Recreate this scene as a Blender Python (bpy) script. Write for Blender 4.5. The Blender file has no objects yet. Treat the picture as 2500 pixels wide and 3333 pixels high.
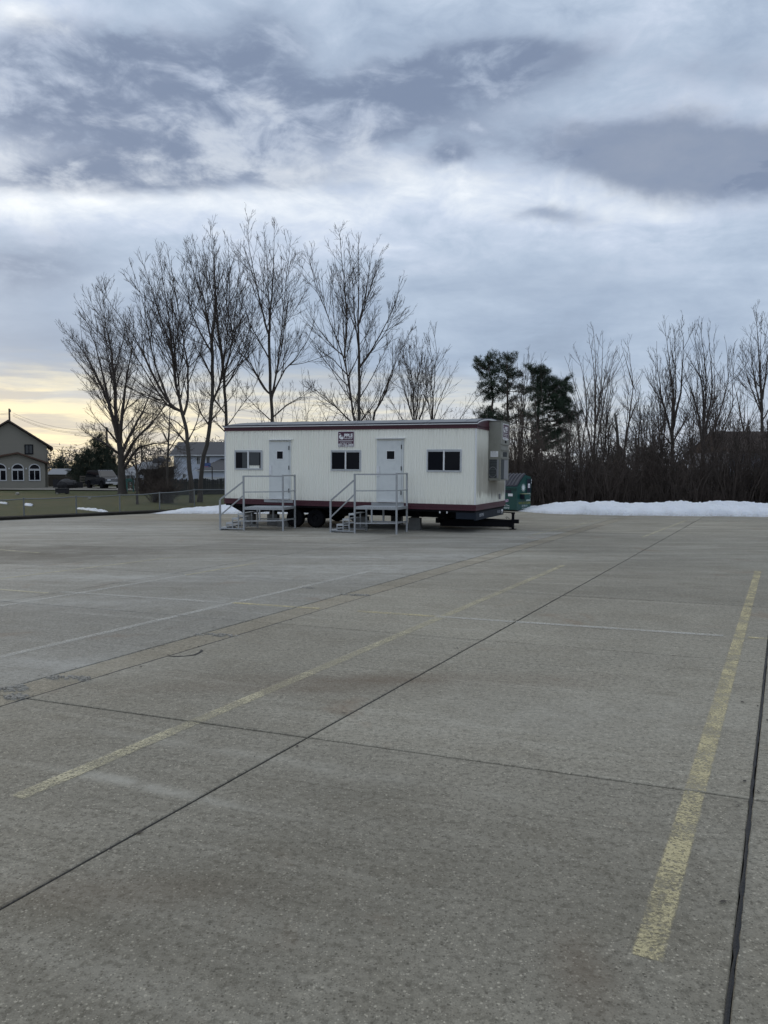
import bpy, bmesh, math, random
import numpy as np
from mathutils import Vector, Matrix

random.seed(7)
R = math.radians
scene = bpy.context.scene
COL = scene.collection

# ------------------------------------------------------------------ camera
F, CX, CY, EYE = 2500.0, 1250.0, 1666.5, 1.9        # photograph: focal length, centre (px), eye height (m)
PITCH = math.atan(135.5 / 2500)
cam_d = bpy.data.cameras.new("camera")
cam_d.sensor_fit = 'HORIZONTAL'; cam_d.sensor_width = 36; cam_d.lens = 36
cam_d.clip_start = 0.05; cam_d.clip_end = 3000
cam = bpy.data.objects.new("camera", cam_d); COL.objects.link(cam)
cam.location = (0, 0, EYE); cam.rotation_euler = (R(90) - PITCH, 0, 0)
scene.camera = cam

def ray(px, py):
    x = (px - CX) / F; z = -(py - CY) / F
    return (x, math.cos(PITCH) + z * math.sin(PITCH), -math.sin(PITCH) + z * math.cos(PITCH))
def at(px, py, Y):
    d = ray(px, py); k = Y / d[1]
    return (d[0] * k, Y, EYE + d[2] * k)
def gp(px, py, z=0.0):
    d = ray(px, py); k = (z - EYE) / d[2]
    return (d[0] * k, d[1] * k, z)

# ------------------------------------------------------------------ node helper
class NT:
    def __init__(s, tree): s.t = tree; s.n = tree.nodes; s.l = tree.links
    def node(s, typ, **kw):
        nd = s.n.new(typ)
        for k, v in kw.items(): setattr(nd, k, v)
        return nd
    def put(s, sock, v):
        if isinstance(v, bpy.types.NodeSocket): s.l.new(v, sock)
        elif v is not None: sock.default_value = v
    def m(s, op, a, b=None, c=None, clamp=False):
        nd = s.node('ShaderNodeMath', operation=op, use_clamp=clamp)
        s.put(nd.inputs[0], a); s.put(nd.inputs[1], b)
        if c is not None: s.put(nd.inputs[2], c)
        return nd.outputs[0]
    def vm(s, op, a, b=None):
        nd = s.node('ShaderNodeVectorMath', operation=op)
        s.put(nd.inputs[0], a)
        if b is not None: s.put(nd.inputs[3 if op == 'SCALE' else 1], b)
        return nd.outputs[0]
    def xyz(s, v):
        nd = s.node('ShaderNodeSeparateXYZ'); s.put(nd.inputs[0], v); return nd.outputs
    def comb(s, x, y, z):
        nd = s.node('ShaderNodeCombineXYZ')
        for i, v in enumerate((x, y, z)): s.put(nd.inputs[i], v)
        return nd.outputs[0]
    def noise(s, vec, scale, detail=3, rough=0.5, dist=0.0, dims='3D'):
        nd = s.node('ShaderNodeTexNoise', noise_dimensions=dims)
        s.put(nd.inputs['Vector'], vec); nd.inputs['Scale'].default_value = scale
        nd.inputs['Detail'].default_value = detail; nd.inputs['Roughness'].default_value = rough
        nd.inputs['Distortion'].default_value = dist
        return nd.outputs[0]
    def vor(s, vec, scale, feat='F1', out=0):
        nd = s.node('ShaderNodeTexVoronoi', feature=feat)
        s.put(nd.inputs['Vector'], vec); nd.inputs['Scale'].default_value = scale
        return nd.outputs[out]
    def ramp(s, fac, stops, interp='LINEAR'):
        nd = s.node('ShaderNodeValToRGB'); s.put(nd.inputs[0], fac)
        cr = nd.color_ramp; cr.interpolation = interp
        while len(cr.elements) < len(stops): cr.elements.new(0.5)
        for e, (p, c) in zip(cr.elements, stops):
            e.position = p
            e.color = (c, c, c, 1) if isinstance(c, (int, float)) else (*c, 1)
        return nd.outputs[0]
    def mr(s, v, a, b, c=0.0, d=1.0, smooth=True):
        nd = s.node('ShaderNodeMapRange', interpolation_type='SMOOTHSTEP' if smooth else 'LINEAR', clamp=True)
        for i, q in enumerate((v, a, b, c, d)): s.put(nd.inputs[i], q)
        return nd.outputs[0]
    def mix(s, f, a, b, blend='MIX'):
        nd = s.node('ShaderNodeMix', data_type='RGBA', blend_type=blend)
        s.put(nd.inputs[0], f)
        for i, v in ((6, a), (7, b)):
            if isinstance(v, tuple) and len(v) == 3: v = (*v, 1)
            s.put(nd.inputs[i], v)
        return nd.outputs[2]
    def bump(s, h, dist, strength=1.0):
        nd = s.node('ShaderNodeBump'); nd.inputs['Strength'].default_value = strength
        nd.inputs['Distance'].default_value = dist; s.put(nd.inputs['Height'], h)
        return nd.outputs[0]

# ------------------------------------------------------------------ world: cloudy evening sky
SUN_AZ, SUN_EL = -42.0, 9.0        # degrees: left of the view axis, low
world = bpy.data.worlds.new("World"); scene.world = world; world.use_nodes = True
def build_sky():
    t = NT(world.node_tree); t.n.clear()
    tc = t.node('ShaderNodeTexCoord'); d = tc.outputs['Generated']
    X, Y, Z = t.xyz(d)
    ez = t.m('MAXIMUM', Z, 0.0)
    # high thin layer seen in perspective
    den = t.m('ADD', ez, 0.16)
    p = t.comb(t.m('DIVIDE', X, den), t.m('DIVIDE', Y, den), 0.0)
    n_big = t.noise(p, 0.8, 4, 0.5, 0.3)
    n_wisp = t.noise(t.vm('ADD', t.vm('MULTIPLY', p, (1.0, 1.6, 1.0)), (7.3, 2.1, 3.3)), 2.2, 8, 0.58, 0.5)
    # ragged lower layer in direction space
    ds = t.vm('MULTIPLY', d, (1.0, 1.0, 2.1))
    n_a = t.mr(t.noise(ds, 6.0, 9, 0.58, 0.35), .30, .70, 0, 1, False)
    n_b = t.mr(t.noise(t.vm('ADD', ds, (4.0, 1.0, 2.0)), 14.0, 9, 0.60, 0.5), .30, .70, 0, 1, False)
    w1 = t.noise(t.vm('ADD', ds, (2.0, 5.0, 1.0)), 3.4, 6, 0.6, 0.3)
    w2 = t.noise(t.vm('ADD', ds, (9.0, 3.0, 7.0)), 3.4, 6, 0.6, 0.3)
    yy = t.m('MAXIMUM', Y, 0.05)
    u = t.m('MULTIPLY_ADD', t.m('SUBTRACT', w1, 0.5), 0.15, t.m('DIVIDE', X, yy))
    v = t.m('MULTIPLY_ADD', t.m('SUBTRACT', w2, 0.5), 0.10, t.m('DIVIDE', ez, yy))
    def field(blobs):
        S = None
        for (px, py, rx, ry, a) in blobs:
            q = ray(px, py); cu, cv = q[0] / q[1], q[2] / q[1]
            du = t.m('MULTIPLY', t.m('SUBTRACT', u, cu), F / rx); dv = t.m('MULTIPLY', t.m('SUBTRACT', v, cv), F / ry)
            r2 = t.m('MULTIPLY_ADD', du, du, t.m('MULTIPLY', dv, dv))
            g = t.m('MULTIPLY', t.m('EXPONENT', t.m('MULTIPLY', r2, -0.8)), a)
            S = g if S is None else t.m('ADD', S, g)
        return S
    # light background: bright shelf in the middle, greyer bank below it
    base = t.ramp(t.m('MULTIPLY_ADD', t.m('SUBTRACT', n_big, 0.5), 0.07, ez),
                  [(0.0, .66), (.05, .68), (.09, .54), (.14, .43), (.20, .45), (.255, .60), (.31, .74), (.355, .75), (.41, .62), (.48, .52), (.56, .54), (.75, .76), (1.0, .88)])
    light = field([(700, 660, 560, 75, .10), (1500, 620, 420, 90, .07), (90, 640, 280, 75, .10), (110, 40, 230, 60, .26), (60, 60, 120, 40, .1), (560, 160, 90, 70, .10), (870, 320, 90, 50, .12), (2300, 960, 600, 120, .10), (2250, 700, 500, 60, .06)])
    B = t.m('ADD', base, light)
    B = t.m('MULTIPLY_ADD', t.m('SUBTRACT', n_wisp, 0.5), .34, B)
    B = t.m('MULTIPLY_ADD', t.m('SUBTRACT', n_b, 0.5), t.mr(ez, .16, .32, .04, .22), B)
    B = t.m('MULTIPLY_ADD', t.m('SUBTRACT', n_a, 0.5), .20, B)
    bg = t.ramp(B, [(0.0, (.150, .19, .27)), (.25, (.21, .26, .35)), (.42, (.28, .345, .45)), (.56, (.36, .43, .535)), (.70, (.47, .53, .635)), (.84, (.615, .66, .72)), (1.0, (.80, .82, .84))])
    # darker broken cloud underneath
    S = field([(230, 190, 300, 110, 1.15), (60, 330, 260, 100, .70), (650, 290, 300, 170, .95), (560, 440, 420, 120, 1.05), (850, 150, 130, 120, .70), (150, 545, 280, 46, .65), (1080, 350, 240, 90, .80), (1340, 330, 240, 95, 1.10), (1590, 215, 270, 80, 1.15), (1760, 150, 160, 56, .60),
               (2080, 490, 480, 100, 1.05), (2480, 560, 420, 105, 1.05), (1780, 735, 140, 30, .70), (1490, 522, 70, 30, .60), (30, 850, 330, 100, .85), (330, 560, 260, 55, .50), (2450, 230, 320, 80, .60), (1650, 940, 620, 110, .34), (230, 1080, 460, 90, .30), (900, 560, 260, 46, .45)])
    gen = t.m('MULTIPLY', t.mr(n_big, .48, .75), .30)
    n_c = t.mr(t.noise(t.vm('ADD', ds, (1.0, 8.0, 4.0)), 34.0, 8, 0.62, 0.4), .30, .70, 0, 1, False)
    rag = t.m('ADD', t.m('MULTIPLY', t.m('SUBTRACT', n_a, .5), .70), t.m('ADD', t.m('MULTIPLY', t.m('SUBTRACT', n_b, .5), .70), t.m('MULTIPLY', t.m('SUBTRACT', n_c, .5), .28)))
    up = t.mr(ez, .26, .36)                      # broken cumulus high up, smooth stratus low down
    amp = t.m('ADD', t.m('MULTIPLY', t.m('MINIMUM', S, .8), .75), t.m('MULTIPLY_ADD', up, .16, .05))
    amp = t.m('MULTIPLY', amp, t.mr(u, -.05, .22, 1.0, .55))
    D = t.m('ADD', t.m('ADD', S, gen), t.m('MULTIPLY', rag, amp))
    gap = t.m('ADD', t.m('MULTIPLY', n_a, .50), t.m('ADD', t.m('MULTIPLY', n_b, .40), t.m('MULTIPLY', n_c, .10)))
    smooth_r = t.mr(u, .0, .25, 0.0, .93)
    dn = t.m('MULTIPLY', t.mr(D, -.10, 1.12), t.m('MAXIMUM', t.mr(gap, .74, .36, .42, 1.0), smooth_r))
    dark = t.mix(t.mr(t.m('ADD', D, t.m('MULTIPLY', t.m('SUBTRACT', n_a, .5), .6)), -.05, .85), (.30, .36, .46), (.150, .190, .278))
    cloud = t.mix(t.m('MULTIPLY', dn, .95), bg, dark)
    # warm break in the cloud towards the low sun
    az = R(SUN_AZ)
    hl = t.m('SQRT', t.m('ADD', t.m('MULTIPLY', X, X), t.m('MULTIPLY', Y, Y)))
    cs = t.m('DIVIDE', t.m('ADD', t.m('MULTIPLY', X, math.sin(az)), t.m('MULTIPLY', Y, math.cos(az))), hl)
    low = t.mr(t.m('MULTIPLY_ADD', t.m('SUBTRACT', n_wisp, .5), .07, ez), .060, .145, 1.0, 0.0)
    side = t.mr(cs, .45, 1.0, .06, 1.0, False)
    warm = t.m('MULTIPLY', low, side)
    strk = t.noise(t.vm('MULTIPLY', d, (3.0, 3.0, 26.0)), 2.4, 6, .6, .4)
    wcol = t.mix(t.mr(strk, .40, .60), (.47, .44, .385), (.80, .70, .46))
    cloud = t.mix(warm, cloud, wcol)
    # a little clear blue through thin places
    sky = t.node('ShaderNodeTexSky', sky_type='NISHITA', sun_disc=False)
    sky.sun_elevation = R(SUN_EL); sky.sun_rotation = R(SUN_AZ); sky.altitude = 200
    skyc = t.vm('SCALE', sky.outputs[0], 0.10)
    col = t.mix(0.95, skyc, cloud)
    bgn = t.node('ShaderNodeBackground'); t.l.new(col, bgn.inputs[0]); bgn.inputs[1].default_value = 1.0
    out = t.node('ShaderNodeOutputWorld'); t.l.new(bgn.outputs[0], out.inputs[0])
build_sky()

sun_d = bpy.data.lights.new("sun", 'SUN'); sun_d.energy = 0.6; sun_d.angle = R(14); sun_d.color = (1, .87, .66)
sun = bpy.data.objects.new("sun", sun_d); COL.objects.link(sun)
sdir = Vector((math.sin(R(SUN_AZ)) * math.cos(R(SUN_EL)), math.cos(R(SUN_AZ)) * math.cos(R(SUN_EL)), math.sin(R(SUN_EL))))
sun.rotation_euler = sdir.to_track_quat('Z', 'Y').to_euler(); sun.location = (-40, 45, 30)

scene.render.engine = 'CYCLES'
vs = scene.view_settings; vs.view_transform = 'Standard'; vs.look = 'None'; vs.exposure = 0.47; vs.gamma = 1; vs.use_curve_mapping = False

# ------------------------------------------------------------------ materials
MATS = {}
def mat(name, base, rough=0.7, var=0.12, scale=3.0, fine=40.0, metal=0.0, bump=0.0, spec=0.5, coord='Object', dirt=None, dirt_amt=0.0, stretch=None):
    if name in MATS: return MATS[name]
    m = bpy.data.materials.new(name); m.use_nodes = True
    t = NT(m.node_tree); b = t.n['Principled BSDF']
    tc = t.node('ShaderNodeTexCoord'); co = tc.outputs[coord]
    if stretch: co = t.vm('MULTIPLY', co, stretch)
    n1 = t.noise(co, scale, 4, .6); n2 = t.noise(co, fine, 3, .6)
    k = t.m('ADD', t.m('MULTIPLY', t.m('SUBTRACT', n1, .5), 2 * var), t.m('MULTIPLY', t.m('SUBTRACT', n2, .5), 1.4 * var))
    hsv = t.node('ShaderNodeHueSaturation'); hsv.inputs['Color'].default_value = (*base, 1)
    t.l.new(t.m('ADD', k, 1.0), hsv.inputs['Value'])
    c = hsv.outputs[0]
    if dirt:
        dn = t.noise(co, scale * 2.3, 6, .65)
        c = t.mix(t.m('MULTIPLY', t.mr(dn, .45, .75), dirt_amt), c, dirt)
    t.l.new(c, b.inputs['Base Color'])
    t.l.new(t.m('ADD', t.m('MULTIPLY', t.m('SUBTRACT', n1, .5), .25), rough, clamp=True), b.inputs['Roughness'])
    b.inputs['Metallic'].default_value = metal
    b.inputs['Specular IOR Level'].default_value = spec
    if bump: t.l.new(t.bump(t.m('ADD', n1, n2), bump), b.inputs['Normal'])
    MATS[name] = m
    return m

TH = R(27.654); SA, CA = math.sin(TH), math.cos(TH)          # bearing of the slab joints
def concrete_colour(t, tint=(1, 1, 1)):
    geo = t.node('ShaderNodeNewGeometry'); pos = geo.outputs['Position']
    x, y, z = t.xyz(pos)
    a = t.m('ADD', t.m('MULTIPLY', x, SA), t.m('MULTIPLY', y, CA))
    b = t.m('SUBTRACT', t.m('MULTIPLY', x, CA), t.m('MULTIPLY', y, SA))
    big = t.noise(pos, .16, 4, .6); med = t.noise(pos, 1.1, 6, .62, .3); fin = t.noise(pos, 26, 4, .65); grain = t.noise(pos, 130, 2, .6)
    c = t.mix(t.mr(big, .34, .66), (.262, .256, .236), (.365, .358, .33))
    c = t.mix(t.m('MULTIPLY', t.mr(med, .46, .70), .42), c, (.205, .188, .155))
    med2 = t.noise(t.vm('ADD', pos, (31.0, 7.0, 0.0)), 3.2, 6, .66, .4)
    c = t.mix(t.m('MULTIPLY', t.mr(med2, .50, .72), .35), c, (.46, .455, .43))
    # brushed tine streaks across the lanes
    st = t.noise(t.comb(t.m('MULTIPLY', t.m('SUBTRACT', a, t.m('MULTIPLY', b, .12)), 24.0), t.m('MULTIPLY', b, .7), 0.0), 1.0, 4, .7)
    st2 = t.noise(t.comb(t.m('MULTIPLY', t.m('SUBTRACT', a, t.m('MULTIPLY', b, .12)), 5.0), t.m('MULTIPLY', b, .22), 3.0), 1.0, 4, .6)
    c = t.mix(t.m('MULTIPLY', t.mr(st, .54, .74), .55), c, (.125, .12, .105))
    c = t.mix(t.m('MULTIPLY', t.mr(st2, .52, .72), .42), c, (.47, .47, .45))
    st3 = t.noise(t.comb(t.m('MULTIPLY', x, .35), t.m('MULTIPLY', y, 2.2), 5.0), 1.0, 5, .62)
    far_ = t.mr(y, 9.0, 17.0)
    c = t.mix(t.m('MULTIPLY', t.m('MULTIPLY', t.mr(st3, .48, .66), far_), .55), c, (.50, .50, .485))
    c = t.mix(t.m('MULTIPLY', t.m('MULTIPLY', t.mr(st3, .50, .34), far_), .40), c, (.19, .18, .155))
    # exposed aggregate: light and dark chips of several sizes
    for sc, lo, hi in ((66, .12, .34), (120, .10, .30)):
        vn = t.node('ShaderNodeTexVoronoi'); t.l.new(pos, vn.inputs['Vector']); vn.inputs['Scale'].default_value = sc
        r_, g_, b_ = t.xyz(vn.outputs['Color'])
        near = t.mr(vn.outputs['Distance'], .25, .55, 1, 0)
        c = t.mix(t.m('MULTIPLY', near, t.mr(r_, .80, .98, 0, .8)), c, (.62, .605, .56))
        c = t.mix(t.m('MULTIPLY', near, t.mr(g_, .74, .98, 0, .75)), c, (.075, .07, .06))
    c = t.mix(t.m('MULTIPLY', t.mr(fin, .47, .66), .62), c, (.12, .115, .10))
    fin2 = t.noise(t.vm('ADD', pos, (3.0, 17.0, 0.0)), 17, 4, .7)
    c = t.mix(t.m('MULTIPLY', t.mr(fin2, .52, .70), .42), c, (.50, .49, .455))
    fin3 = t.noise(t.vm('ADD', pos, (8.0, 1.0, 0.0)), 9, 5, .72)
    c = t.mix(t.m('MULTIPLY', t.mr(fin3, .53, .72), .36), c, (.14, .132, .115))
    c = t.mix(t.m('MULTIPLY', t.mr(grain, .52, .8), .45), c, (.47, .46, .43))
    c = t.mix(t.m('MULTIPLY', t.mr(grain, .46, .25), .5), c, (.11, .105, .095))
    # rust blooms, dark stains; the far-left patch is a shadow painted into the colour
    ru = t.noise(t.vm('ADD', pos, (13.0, 4.0, 0.0)), .75, 5, .62, .6)
    c = t.mix(t.m('MULTIPLY', t.mr(ru, .60, .76), .46), c, (.21, .130, .080))
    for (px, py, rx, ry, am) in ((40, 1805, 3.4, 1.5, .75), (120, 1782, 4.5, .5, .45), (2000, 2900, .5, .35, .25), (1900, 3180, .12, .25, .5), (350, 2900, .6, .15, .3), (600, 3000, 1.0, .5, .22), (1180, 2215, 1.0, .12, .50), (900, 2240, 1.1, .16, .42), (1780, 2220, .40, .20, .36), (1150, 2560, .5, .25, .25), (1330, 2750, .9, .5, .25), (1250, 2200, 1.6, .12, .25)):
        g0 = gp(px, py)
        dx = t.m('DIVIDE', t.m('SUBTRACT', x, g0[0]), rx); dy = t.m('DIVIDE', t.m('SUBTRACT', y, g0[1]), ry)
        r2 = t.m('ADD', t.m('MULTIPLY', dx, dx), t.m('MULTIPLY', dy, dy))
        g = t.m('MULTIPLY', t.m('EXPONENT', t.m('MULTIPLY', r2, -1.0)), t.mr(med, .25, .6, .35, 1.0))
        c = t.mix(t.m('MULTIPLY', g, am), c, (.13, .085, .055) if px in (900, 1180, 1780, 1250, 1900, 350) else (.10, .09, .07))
    for (px, py, rx, ry, am) in ((1150, 1850, 2.6, .7, .40), (1400, 1812, 3.2, .7, .45), (520, 1880, 4.0, .5, .40), (250, 1960, 2.6, .6, .35), (150, 2165, 1.2, .45, .40), (430, 2545, .45, .06, .60), (600, 2590, .5, .05, .45), (700, 2440, 1.6, .10, .25), (1850, 2330, 1.6, .6, .22), (300, 1720, 6, 1.2, .30)):
        g0 = gp(px, py)
        dx = t.m('DIVIDE', t.m('SUBTRACT', x, g0[0]), rx); dy = t.m('DIVIDE', t.m('ADD', t.m('SUBTRACT', y, g0[1]), t.m('MULTIPLY', t.m('SUBTRACT', x, g0[0]), .42 if ry < .2 else 0.0)), ry)
        g = t.m('MULTIPLY', t.m('EXPONENT', t.m('MULTIPLY', t.m('ADD', t.m('MULTIPLY', dx, dx), t.m('MULTIPLY', dy, dy)), -1.0)), t.mr(med2, .35, .6, .3, 1.0))
        c = t.mix(t.m('MULTIPLY', g, am), c, (.52, .53, .53))
    oi = t.node('ShaderNodeObjectInfo')
    val = t.m('MULTIPLY_ADD', oi.outputs['Random'], .20, .90)
    hs = t.node('ShaderNodeHueSaturation'); t.l.new(c, hs.inputs['Color']); t.l.new(val, hs.inputs['Value'])
    c = t.mix(1.0, hs.outputs[0], (.80 * tint[0], .755 * tint[1], .652 * tint[2], 1), 'MULTIPLY')
    h = t.m('ADD', t.m('MULTIPLY', fin, .6), t.m('ADD', t.m('MULTIPLY', grain, .5), t.m('MULTIPLY', st, .5)))
    return c, h, pos, a, b

def concrete(name, tint=(1, 1, 1)):
    m = bpy.data.materials.new(name); m.use_nodes = True; t = NT(m.node_tree); bs = t.n['Principled BSDF']
    c, h, *_ = concrete_colour(t, tint)
    t.l.new(c, bs.inputs['Base Color']); bs.inputs['Roughness'].default_value = .82; bs.inputs['Specular IOR Level'].default_value = .35
    t.l.new(t.bump(h, .0035, .9), bs.inputs['Normal'])
    MATS[name] = m; return m

def paint(name, col, cover, strength=.9, soft=.05, ghost=.16):
    m = bpy.data.materials.new(name); m.use_nodes = True; t = NT(m.node_tree); bs = t.n['Principled BSDF']
    geo = t.node('ShaderNodeNewGeometry'); pos = geo.outputs['Position']; x, y, z = t.xyz(pos)
    a = t.m('ADD', t.m('MULTIPLY', x, SA), t.m('MULTIPLY', y, CA)); b = t.m('SUBTRACT', t.m('MULTIPLY', x, CA), t.m('MULTIPLY', y, SA))
    w = t.noise(t.comb(t.m('MULTIPLY', a, 2.4), t.m('MULTIPLY', b, 2.4), 1.0), 1.0, 5, .66)
    s2 = t.noise(t.comb(t.m('MULTIPLY', t.m('SUBTRACT', a, t.m('MULTIPLY', b, .12)), 26.0), t.m('MULTIPLY', b, 2.0), 0.0), 1.0, 4, .7)
    f = t.noise(pos, 60, 5, .75)
    k = t.m('ADD', t.m('MULTIPLY', w, .55), t.m('ADD', t.m('MULTIPLY', f, .27), t.m('MULTIPLY', s2, .18)))
    th = .5 - (cover - .5) * .30
    mask = t.m('MULTIPLY_ADD', t.mr(k, th - soft, th + soft), strength, t.mr(f, .3, .7, 0, ghost))
    vn = t.node('ShaderNodeTexVoronoi'); t.l.new(pos, vn.inputs['Vector']); vn.inputs['Scale'].default_value = 75
    r_, g_, b_ = t.xyz(vn.outputs['Color'])
    mask = t.m('MULTIPLY', mask, t.mr(g_, .66, .95, 1.0, .30))
    at_ = t.node('ShaderNodeAttribute', attribute_name='core')
    ed = t.mr(t.m('MULTIPLY_ADD', t.m('SUBTRACT', f, .5), .35, at_.outputs['Fac']), .02, .26)
    mask = t.m('MULTIPLY', mask, ed, clamp=True)
    bs.inputs['Base Color'].default_value = (*col, 1); bs.inputs['Roughness'].default_value = .75; bs.inputs['Specular IOR Level'].default_value = .35
    hsv = t.mix(t.mr(f, .35, .7), (*col, 1), (col[0] * .8, col[1] * .8, col[2] * .85, 1)); t.l.new(hsv, bs.inputs['Base Color'])
    tr = t.node('ShaderNodeBsdfTransparent'); mx = t.node('ShaderNodeMixShader'); t.l.new(mask, mx.inputs[0]); t.l.new(tr.outputs[0], mx.inputs[1]); t.l.new(bs.outputs[0], mx.inputs[2])
    t.l.new(mx.outputs[0], t.n['Material Output'].inputs[0])
    MATS[name] = m; return m

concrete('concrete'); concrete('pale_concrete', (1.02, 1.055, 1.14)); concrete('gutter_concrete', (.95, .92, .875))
paint('yellow_paint', (.64, .56, .32), .50, .50, .05, .46); paint('worn_yellow_paint', (.60, .545, .36), .38, .44, .06, .62); paint('faded_yellow_paint', (.64, .59, .40), .55, .42, .10, .62); paint('ghost_paint', (.63, .62, .55), .52, .26, .14, .58)
mat('joint_tar', (.012, .012, .013), .75, .3, 8, 60, bump=.01)
mat('subgrade', (.03, .028, .025), .95, .3, 6, 60)
mat('spall', (.33, .315, .28), .95, .35, 18, 90, bump=.02)

def siding_mat(name, base, dirty):
    m = bpy.data.materials.new(name); m.use_nodes = True; t = NT(m.node_tree); bs = t.n['Principled BSDF']
    tc = t.node('ShaderNodeTexCoord'); co = tc.outputs['Object']
    x, y, z = t.xyz(co)
    stk = t.noise(t.vm('MULTIPLY', co, (9, 9, .35)), 1.0, 5, .62)
    big = t.noise(co, .5, 3, .5)
    c = t.mix(t.mr(stk, .50, .80, 0, .20), base, (.62, .63, .59))
    c = t.mix(t.mr(big, .35, .7, 0, .25), c, (.84, .85, .82))
    fn = t.noise(co, 60, 3, .6)
    c = t.mix(t.mr(fn, .5, .8, 0, .2), c, (.42, .42, .39))
    # splash dirt low down, runs under the roof trim
    c = t.mix(t.m('MULTIPLY', t.mr(z, .93, 1.2, .28, 0), t.mr(stk, .35, .65)), c, (.36, .34, .29))
    c = t.mix(t.m('MULTIPLY', t.mr(z, 2.95, 3.26, 0, .22), t.mr(stk, .45, .62)), c, (.38, .37, .33))
    if dirty:
        rag = t.noise(t.vm('MULTIPLY', co, (14, 14, 1.2)), 1.0, 4, .7)
        edge = t.m('ADD', z, t.m('MULTIPLY', t.m('SUBTRACT', rag, .5), .75))
        msk = t.m('MULTIPLY', t.mr(edge, 1.16, 1.30), t.mr(edge, 2.2, 3.0, 1, .25))
        msk = t.m('MULTIPLY', msk, t.mr(y, .02, .25, .5, 1))
        under = t.m('MULTIPLY', t.mr(y, 1.3, 1.5), t.m('MULTIPLY', t.mr(edge, 1.05, 1.2), t.mr(z, 1.5, 1.7, 1, 0)))
        c = t.mix(t.m('MULTIPLY', msk, t.mr(rag, .2, .6, .40, .80)), c, (.34, .315, .26))
        c = t.mix(t.m('MULTIPLY', under, .55), c, (.26, .24, .20))
    t.l.new(c, bs.inputs['Base Color']); bs.inputs['Roughness'].default_value = .5; bs.inputs['Specular IOR Level'].default_value = .4
    MATS[name] = m
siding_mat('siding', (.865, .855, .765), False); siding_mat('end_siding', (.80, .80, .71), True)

mat('burgundy', (.062, .009, .019), .45, .25, 2, 30, stretch=(.3, .3, 6))
mat('roof_metal', (.21, .22, .235), .65, .12, 1.2, 20, metal=.3, dirt=(.25, .25, .24), dirt_amt=.5)
mat('white_trim', (.72, .73, .74), .45, .1)
mat('roof_edge', (.02, .022, .04), .5, .2)
mat('door_paint', (.63, .655, .65), .45, .05, 1.5, 12, dirt=(.38, .41, .42), dirt_amt=.3)
mat('aluminium', (.48, .50, .52), .45, .12, 6, 60, metal=.5)
mat('mill_aluminium', (.36, .375, .39), .5, .14, 5, 50, metal=.35, dirt=(.25, .25, .24), dirt_amt=.5)
mat('dark_glass', (.002, .003, .006), .06, .2, 1, 5, spec=.12)
mat('blind_behind_glass', (.060, .066, .070), .2, .15, 1, 8, spec=.25)
mat('insect_screen', (.006, .007, .011), .6, .2, 3, 120, spec=.08)
mat('chassis_black', (.005, .005, .007), .65, .35, 4, 40, bump=.004, spec=.12)
mat('skirt_blue', (.012, .018, .028), .6, .3, 4, 40, spec=.2)
mat('rubber', (.006, .006, .008), .8, .3, 6, 80, bump=.006, spec=.12)
mat('rim', (.008, .008, .010), .7, .3, spec=.15)
mat('ac_grey', (.235, .235, .205), .5, .08, 2, 25, dirt=(.17, .165, .14), dirt_amt=.5)
mat('ac_dark', (.035, .042, .045), .6, .3, 5, 60)
mat('ac_filter', (.24, .245, .26), .75, .15, 8, 80)
mat('sign_purple', (.062, .012, .036), .4, .1)
mat('sign_white', (.78, .78, .80), .5, .06)
mat('stencil_grey', (.33, .35, .38), .7, .3, 20, 80)
mat('block', (.15, .15, .145), .92, .25, 6, 70, bump=.012)
mat('shim_wood', (.035, .028, .022), .85, .3, 4, 40, stretch=(1, 8, 8))
mat('orange', (.62, .10, .025), .6, .15)
mat('dumpster_green', (.008, .062, .055), .42, .25, 2.2, 30, dirt=(.01, .05, .045), dirt_amt=.6)
mat('dumpster_lid', (.040, .040, .050), .5, .25, 4, 30)
mat('dumpster_black', (.008, .010, .025), .45, .3)
mat('lettering_pale', (.60, .66, .66), .6, .2, 20, 60)
mat('lettering_olive', (.22, .24, .07), .6, .3, 20, 60)
mat('lettering_pink', (.55, .36, .52), .6, .2, 20, 60)
mat('box_top', (.42, .42, .24), .6, .15)
mat('bark', (.060, .052, .045), .9, .45, 5, 35, bump=.03, stretch=(1, 1, .35))
mat('bark_grey', (.085, .078, .068), .9, .4, 5, 35, bump=.03, stretch=(1, 1, .35))
mat('twig', (.058, .046, .040), .85, .3, 4, 30)
mat('twig_brown', (.058, .044, .036), .85, .6, .45, 6)
mat('pine_bark', (.075, .055, .045), .9, .4, 5, 30, bump=.03)
mat('needles', (.022, .040, .020), .7, .5, .9, 6)
mat('cedar', (.020, .032, .018), .8, .5, .6, 5)
mat('far_woods', (.060, .056, .056), .95, .4, .15, 1.5)
mat('house_siding', (.22, .208, .175), .75, .08, .6, 20, stretch=(.4, .4, 9))
mat('house_roof', (.065, .050, .045), .9, .25, 3, 30)
mat('brown_roof', (.085, .050, .036), .9, .25, 2, 30)
mat('white_vinyl', (.52, .53, .54), .5, .05)
mat('dark_brown_roof', (.042, .028, .022), .9, .25, 2, 30)
mat('weathered_wall', (.20, .21, .24), .8, .2, 1, 12)
mat('lap_white', (.50, .54, .62), .6, .06, .5, 20, stretch=(.4, .4, 9))
mat('grey_shingle', (.075, .075, .080), .9, .25, 3, 30)
mat('old_wood', (.085, .075, .062), .9, .35, 3, 40, stretch=(4, 4, .6))
mat('dark_wood', (.030, .032, .032), .9, .35, 3, 40, stretch=(4, 4, .6))
mat('pole_wood', (.11, .088, .068), .9, .25, 3, 30, stretch=(4, 4, .4))
mat('wire', (.03, .03, .03), .6, .1)
mat('galvanised', (.15, .165, .17), .55, .2, 6, 50, metal=.4)
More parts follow.
